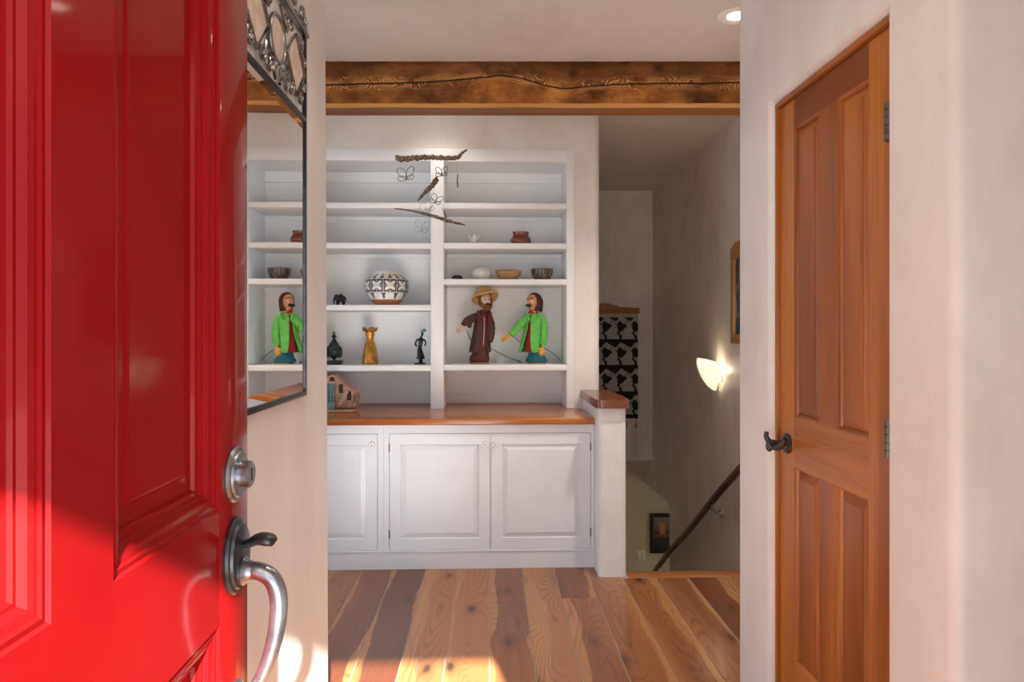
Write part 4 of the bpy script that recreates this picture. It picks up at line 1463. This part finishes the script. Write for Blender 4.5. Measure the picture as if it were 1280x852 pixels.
m.build('moustache', VARNISHED_DARK, hd)
for s_ in (-1, 1):
    tube('eyebrow', [H(.88, s_ * .12, .36), H(.86, s_ * .40, .44), H(.66, s_ * .66, .34)], .003, VARNISHED_DARK, hd, 6)
def hood_fn(p):
    q = p.copy()
    if p.z > .55:
        q.z = .55 + (p.z - .55) * .75
    return q
V, Fc = blob_vf(tuple(H(-.16, 0, .02)), (.049, .047, .066), rot, 18, hood_fn)
inv = rot.transposed()
keep = []
for f_ in Fc:
    cc = sum((Vector(V[i]) for i in f_), Vector()) / len(f_)
    lq = inv @ (cc - Vector(hc))
    if not (lq.x > .010 and lq.z < .048) and lq.z > -.058:
        keep.append(f_)
mk('hood', V, keep, MAROON, t, smooth=True, angle=60, solid=.006)
tube('hood_tail', spline([H(-1.0, 0, .55), H(-1.28, 0, .0), H(-1.30, 0, -.60), H(-1.52, 0, -1.05)], 4), [.024, .028, .030, .030, .029, .028, .027, .026, .025, .022, .019, .016, .010], MAROON, t, 10, .7)
tube('arm_rod', spline([G(639.5, 418, -.035), G(650, 427, .02), G(664, 437, .06)], 5), .0022, ROD, t, 6)
tube('arm_rod', spline([G(679, 434, -.01), G(692, 442, .0), G(701, 450.5, .01)], 5), .0022, ROD, t, 6)

# straw-hatted puppet
b = G(599, 455)
b.z = zS
t = thing('hand_puppet', b, 'bearded puppet in a straw hat and brown coat', 'puppet')
BROWN = cloth('brown_wool', (.075, .032, .030))
BROWN2 = cloth('dark_brown_cloth', (.085, .026, .017))
WINE = cloth('wine_scarf', (.20, .022, .040))
STRAW = plain('straw', (.58, .37, .13), .75, vary=.14, scale=70, bump=.6)
PALE = plain('pale_painted_face', (.68, .50, .38), .42, vary=.08, scale=30)
PINKH = plain('pale_pink_hand', (.62, .44, .36), .5)
BEARD = plain('auburn_beard', (.19, .055, .018), .8, vary=.25, scale=60, bump=.8)
lathe('stand', (b.x, b.y, zS + .0006), [(.064, 0), (.067, .004), (.063, .010), (.01, .010)], plain('wooden_disc_warm', (.33, .15, .08), .6), t, 24)
bz = zS + .0105
loft('trousers', [((b.x, b.y, bz), .058, .050), ((b.x + .001, b.y, bz + .014), .066, .055), ((b.x + .002, b.y, bz + .034), .064, .054), ((b.x + .006, b.y, bz + .052), .056, .050), ((b.x + .010, b.y, bz + .09), .050, .044), ((b.x + .012, b.y, bz + .12), .046, .04)], BROWN2, t, fold=.08)
loft('shirt', [(tuple(G(602, 438)), .046, .042), (tuple(G(603, 420)), .042, .038), (tuple(G(604, 402)), .038, .034), (tuple(G(604.5, 391)), .026, .026)], WINE, t, fold=.03)
loft('coat', [(tuple(G(604.5, 390)), .030, .028), (tuple(G(604.5, 393)), .048, .040), (tuple(G(603.5, 403)), .052, .046), (tuple(G(602, 418)), .056, .050), (tuple(G(600.5, 432)), .062, .054), (tuple(G(600, 440)), .066, .056)],
     BROWN, t, 40, lambda q: 18 + 30 * q ** 2, -66, .006, fold=.06, nf=6)
a1 = spline([G(597, 395, -.008), G(590, 398, -.030), G(585, 402, -.045), G(583, 407, -.052)], 5)
tube('sleeve', a1, [.024 + .0008 * i + .0015 * math.sin(i * 2.2) for i in range(len(a1))], BROWN, t, 14)
a2 = spline([G(611, 396, .002), G(614, 406, .0), G(613.5, 417, -.010), G(611, 426, -.022)], 5)
tube('sleeve', a2, [.024 + .0003 * i + .0014 * math.sin(i * 2.1) for i in range(len(a2))], BROWN, t, 14)
hand('hand', G(582, 409, -.054), (-1, -.2, -.55), (.3, -.6, .8), PINKH, t, 1.15)
tube('shirt_stripe', [G(604.5, 396, -.052), G(605.5, 399, -.056), G(605.2, 415, -.058), G(604.3, 431, -.058)], [.004, .006, .006, .004], plain('pale_band', (.62, .56, .50), .7), t, 6, .5)
for (pts_) in ([(597, 389, -.006), (598.5, 396, -.038), (601, 402.5, -.050)], [(611.5, 389, -.012), (613, 396, -.036), (610, 402.5, -.046)]):
    tube('scarf_end', spline([G(*p) for p in pts_], 4), [.012, .016, .020, .022, .022, .021, .019, .016, .008], WINE, t, 8, .5)
loft('scarf', [(tuple(G(604.5, 393)), .036, .034), (tuple(G(604.5, 390)), .034, .032), (tuple(G(605, 387)), .024, .024)], WINE, t, fold=.06)
hc = G(606.5, 376, -.010)
H, rot, hd = head(t, hc, -62, .042, .058, PALE, plain('blue_painted_eye', (.22, .36, .42), .4, vary=.1), .22)
m = MB()
for i in range(13):
    a = -PI / 2 + PI * i / 12
    x, y = .72 * math.cos(a) + .02, .86 * math.sin(a)
    zz = -.20 - .62 * math.cos(a)
    m.blob(H(x, y, zz), (.014, .014, .017), rot, 7)
    m.blob(H(x + .12 * math.cos(a), y * .8, zz - .16 * math.cos(a)), (.013, .013, .015), rot, 7)
m.blob(H(.72, 0, -.95), (.017, .017, .018), rot, 8)
for s_ in (-1, 1):
    m.tube([H(-.02, s_ * .95, .45), H(.05, s_ * .95, -.0), H(.15, s_ * .86, -.35)], .011, 7)
fuse(m.build('beard', BEARD, hd), .003)
mk('moustache', *tube_vf([H(.86, -.46, -.44), H(1.02, -.14, -.36), H(1.02, .14, -.36), H(.86, .46, -.44)], [.004, .009, .009, .004], 8), plain('dark_moustache', (.05, .018, .012), .7), hd, smooth=True)
# straw hat, tipped up at the front
hr_ = R(x=-27, y=-14)
hcn = H(-.24, 0, .70)
V, Fc = [], []
pfh = [(.088, -.030), (.084, -.016), (.066, -.002), (.056, .004), (.054, .020), (.047, .034), (.032, .040), (.010, .041)]
SG = 36
for (r, z) in pfh:
    for k in range(SG):
        a = 2 * PI * k / SG
        p = Vector((r * math.cos(a), r * math.sin(a) * .92, z + (.010 * math.cos(2 * a) if r > .06 else 0)))
        V.append(Vector(hcn) + hr_ @ p)
for i in range(len(pfh) - 1):
    for k in range(SG):
        Fc.append((i * SG + k, i * SG + (k + 1) % SG, (i + 1) * SG + (k + 1) % SG, (i + 1) * SG + k))
Fc.append(tuple(range((len(pfh) - 1) * SG, len(pfh) * SG)))
mk('straw_hat', V, Fc, STRAW, t, smooth=True, angle=60, solid=.005)
tube('arm_rod', spline([G(583.5, 412, -.04), G(587, 422, .0), G(592, 433, .06)], 5), .0022, ROD, t, 6)
tube('arm_rod', spline([G(610, 433, .0), G(624, 441, -.01), G(638, 447.5, -.02), G(650, 451.5, -.03)], 5), .0022, ROD, t, 6)
mk('rod_grip', *tube_vf([G(648.5, 451.2, -.03), G(651, 452.3, -.03)], .005, 8), ROD, t, smooth=True)

# ------------------------------------------------------------------ driftwood mobile
YM = 4.0
def D(px, py, dy=0):
    p = at(px, py, YM)
    return Vector((p.x, YM + dy, p.z))
nt = NT('weathered_driftwood')
v, _ = obj_coord(nt)
f = nt.noise(nt.vmath('MULTIPLY', v, (.25, 1, 1)), 120, 4, .65, 1.0)
nt.set(Base_Color=nt.ramp(f, [(.36, (.05, .032, .02)), (.5, (.20, .14, .095)), (.66, (.40, .32, .24))]), Roughness=.85)
nt.bump(f, 1.0, .01)
DRIFT = nt.m
WIRE = plain('dark_wire', (.05, .05, .05), .4, .8)
WIREL = plain('silver_wire', (.42, .43, .44), .35, .9)
THREAD = plain('nylon_thread', (.62, .56, .48), .4)
mo = thing('hanging_mobile', (D(540, 195).x, YM, CEIL), 'driftwood mobile with wire butterflies hanging before the shelves', 'mobile')
def stick(pts, rads, twist=0):
    P_ = spline([D(*p) for p in pts], 10)
    n_ = len(P_)
    R_ = []
    for i in range(n_):
        f_ = i / (n_ - 1) * (len(rads) - 1)
        k_ = min(int(f_), len(rads) - 2)
        R_.append((rads[k_] + (rads[k_ + 1] - rads[k_]) * (f_ - k_)) * (1 + .18 * math.sin(i * 2.3) + .10 * math.sin(i * 5.1)))
    m_ = MB()
    m_.tube(P_, R_, 10)
    for s_ in range(3):                               # twisted strands
        o_ = []
        for i in range(n_):
            a = i * .34 + s_ * 2.1
            o_.append(P_[i] + Vector((0, math.cos(a), math.sin(a))) * R_[i] * .62)
        m_.tube(o_, [r * .55 for r in R_], 7)
    m_.build('branch', DRIFT, mo)
stick([(495, 196.5), (502, 198.5), (522, 197), (540, 196.5), (558, 197.5), (572, 196.5), (577, 191.5), (584, 187)], [.013, .016, .015, .013, .013, .012, .009, .004])
stick([(545.5, 223, .02), (540, 232, .0), (533, 240, -.02), (523, 252, -.03)], [.016, .014, .012, .005])
stick([(493, 260.5), (512, 263), (530, 267), (545, 271), (560, 276), (581, 281)], [.003, .005, .008, .009, .010, .004])
def loop(c_, ang, ln, wd, mat, parent, dy=.0):
    c_ = Vector(c_)
    pts_ = []
    for i in range(17):
        a = 2 * PI * i / 16
        x, z = ln * (1 - math.cos(a)) / 2, wd * math.sin(a) * (.6 + .4 * (1 - math.cos(a)) / 2)
        pts_.append(c_ + Vector((x * math.cos(ang) - z * math.sin(ang), dy * x / ln if ln else 0, x * math.sin(ang) + z * math.cos(ang))))
    tube('wing', pts_, .0019, mat, parent, 5)
def fly(px, py, a, s, mat, dy=0):
    c_ = D(px, py, dy)
    b_ = tube('butterfly', [c_ + Vector((.0, 0, -.012)) * s, c_, c_ + Vector((.003, 0, .014)) * s], [.0016, .003, .0016], mat, mo, 6)
    for (da, ln, wd) in ((35, .062, .019), (-35, .058, .017), (82, .040, .014), (-82, .036, .013)):
        loop(c_, math.radians(90 + a + da), ln * s * 1.3, wd * s * 1.3, mat, b_, .02 if da > 0 else -.02)
    return c_
flies = [fly(508, 223, 4, 1.0, WIRE), fly(552, 218.5, -2, .72, WIRE), fly(543.5, 252, -25, .72, WIRE, .02), fly(536, 263.5, 20, .78, WIREL, -.01), fly(526.5, 288, -12, .86, WIREL)]
c_ = D(571.5, 226)
bt = tube('butterfly', [c_ - Vector((0, 0, .014)), c_ + Vector((0, 0, .014))], .002, WIRE, mo, 6)
loop(c_, math.radians(88), .045, .003, WIRE, bt, .03)
loop(c_, math.radians(-86), .032, .003, WIRE, bt, .03)
c_ = D(555.5, 266)
bt = tube('butterfly', [c_ - Vector((0, 0, .008)), c_ + Vector((0, 0, .010))], .002, WIRE, mo, 6)
loop(c_, math.radians(112), .034, .005, WIRE, bt, .03)
loop(c_, math.radians(-70), .026, .004, WIRE, bt, .03)
top = Vector((D(537, 100).x, YM, CEIL - .002))
for (p, q) in ((top, D(506, 196)), (top, D(566, 196)), (D(540, 197), D(541, 228)), (D(533, 240, -.02), D(536, 267)), (D(507, 198), flies[0]), (D(552, 197), flies[1]), (D(571, 197), D(571.5, 224)), (D(541, 230), flies[2]), (D(527, 266), flies[4]), (D(555.5, 274), D(555.5, 266))):
    tube('thread', [p, q], .0006, THREAD, mo, 4)
mk('ceiling_hook', *lathe_vf((top.x, YM, CEIL - .016), [(.003, 0), (.006, .006), (.010, .0155)], 10), WIRE, mo, smooth=True)
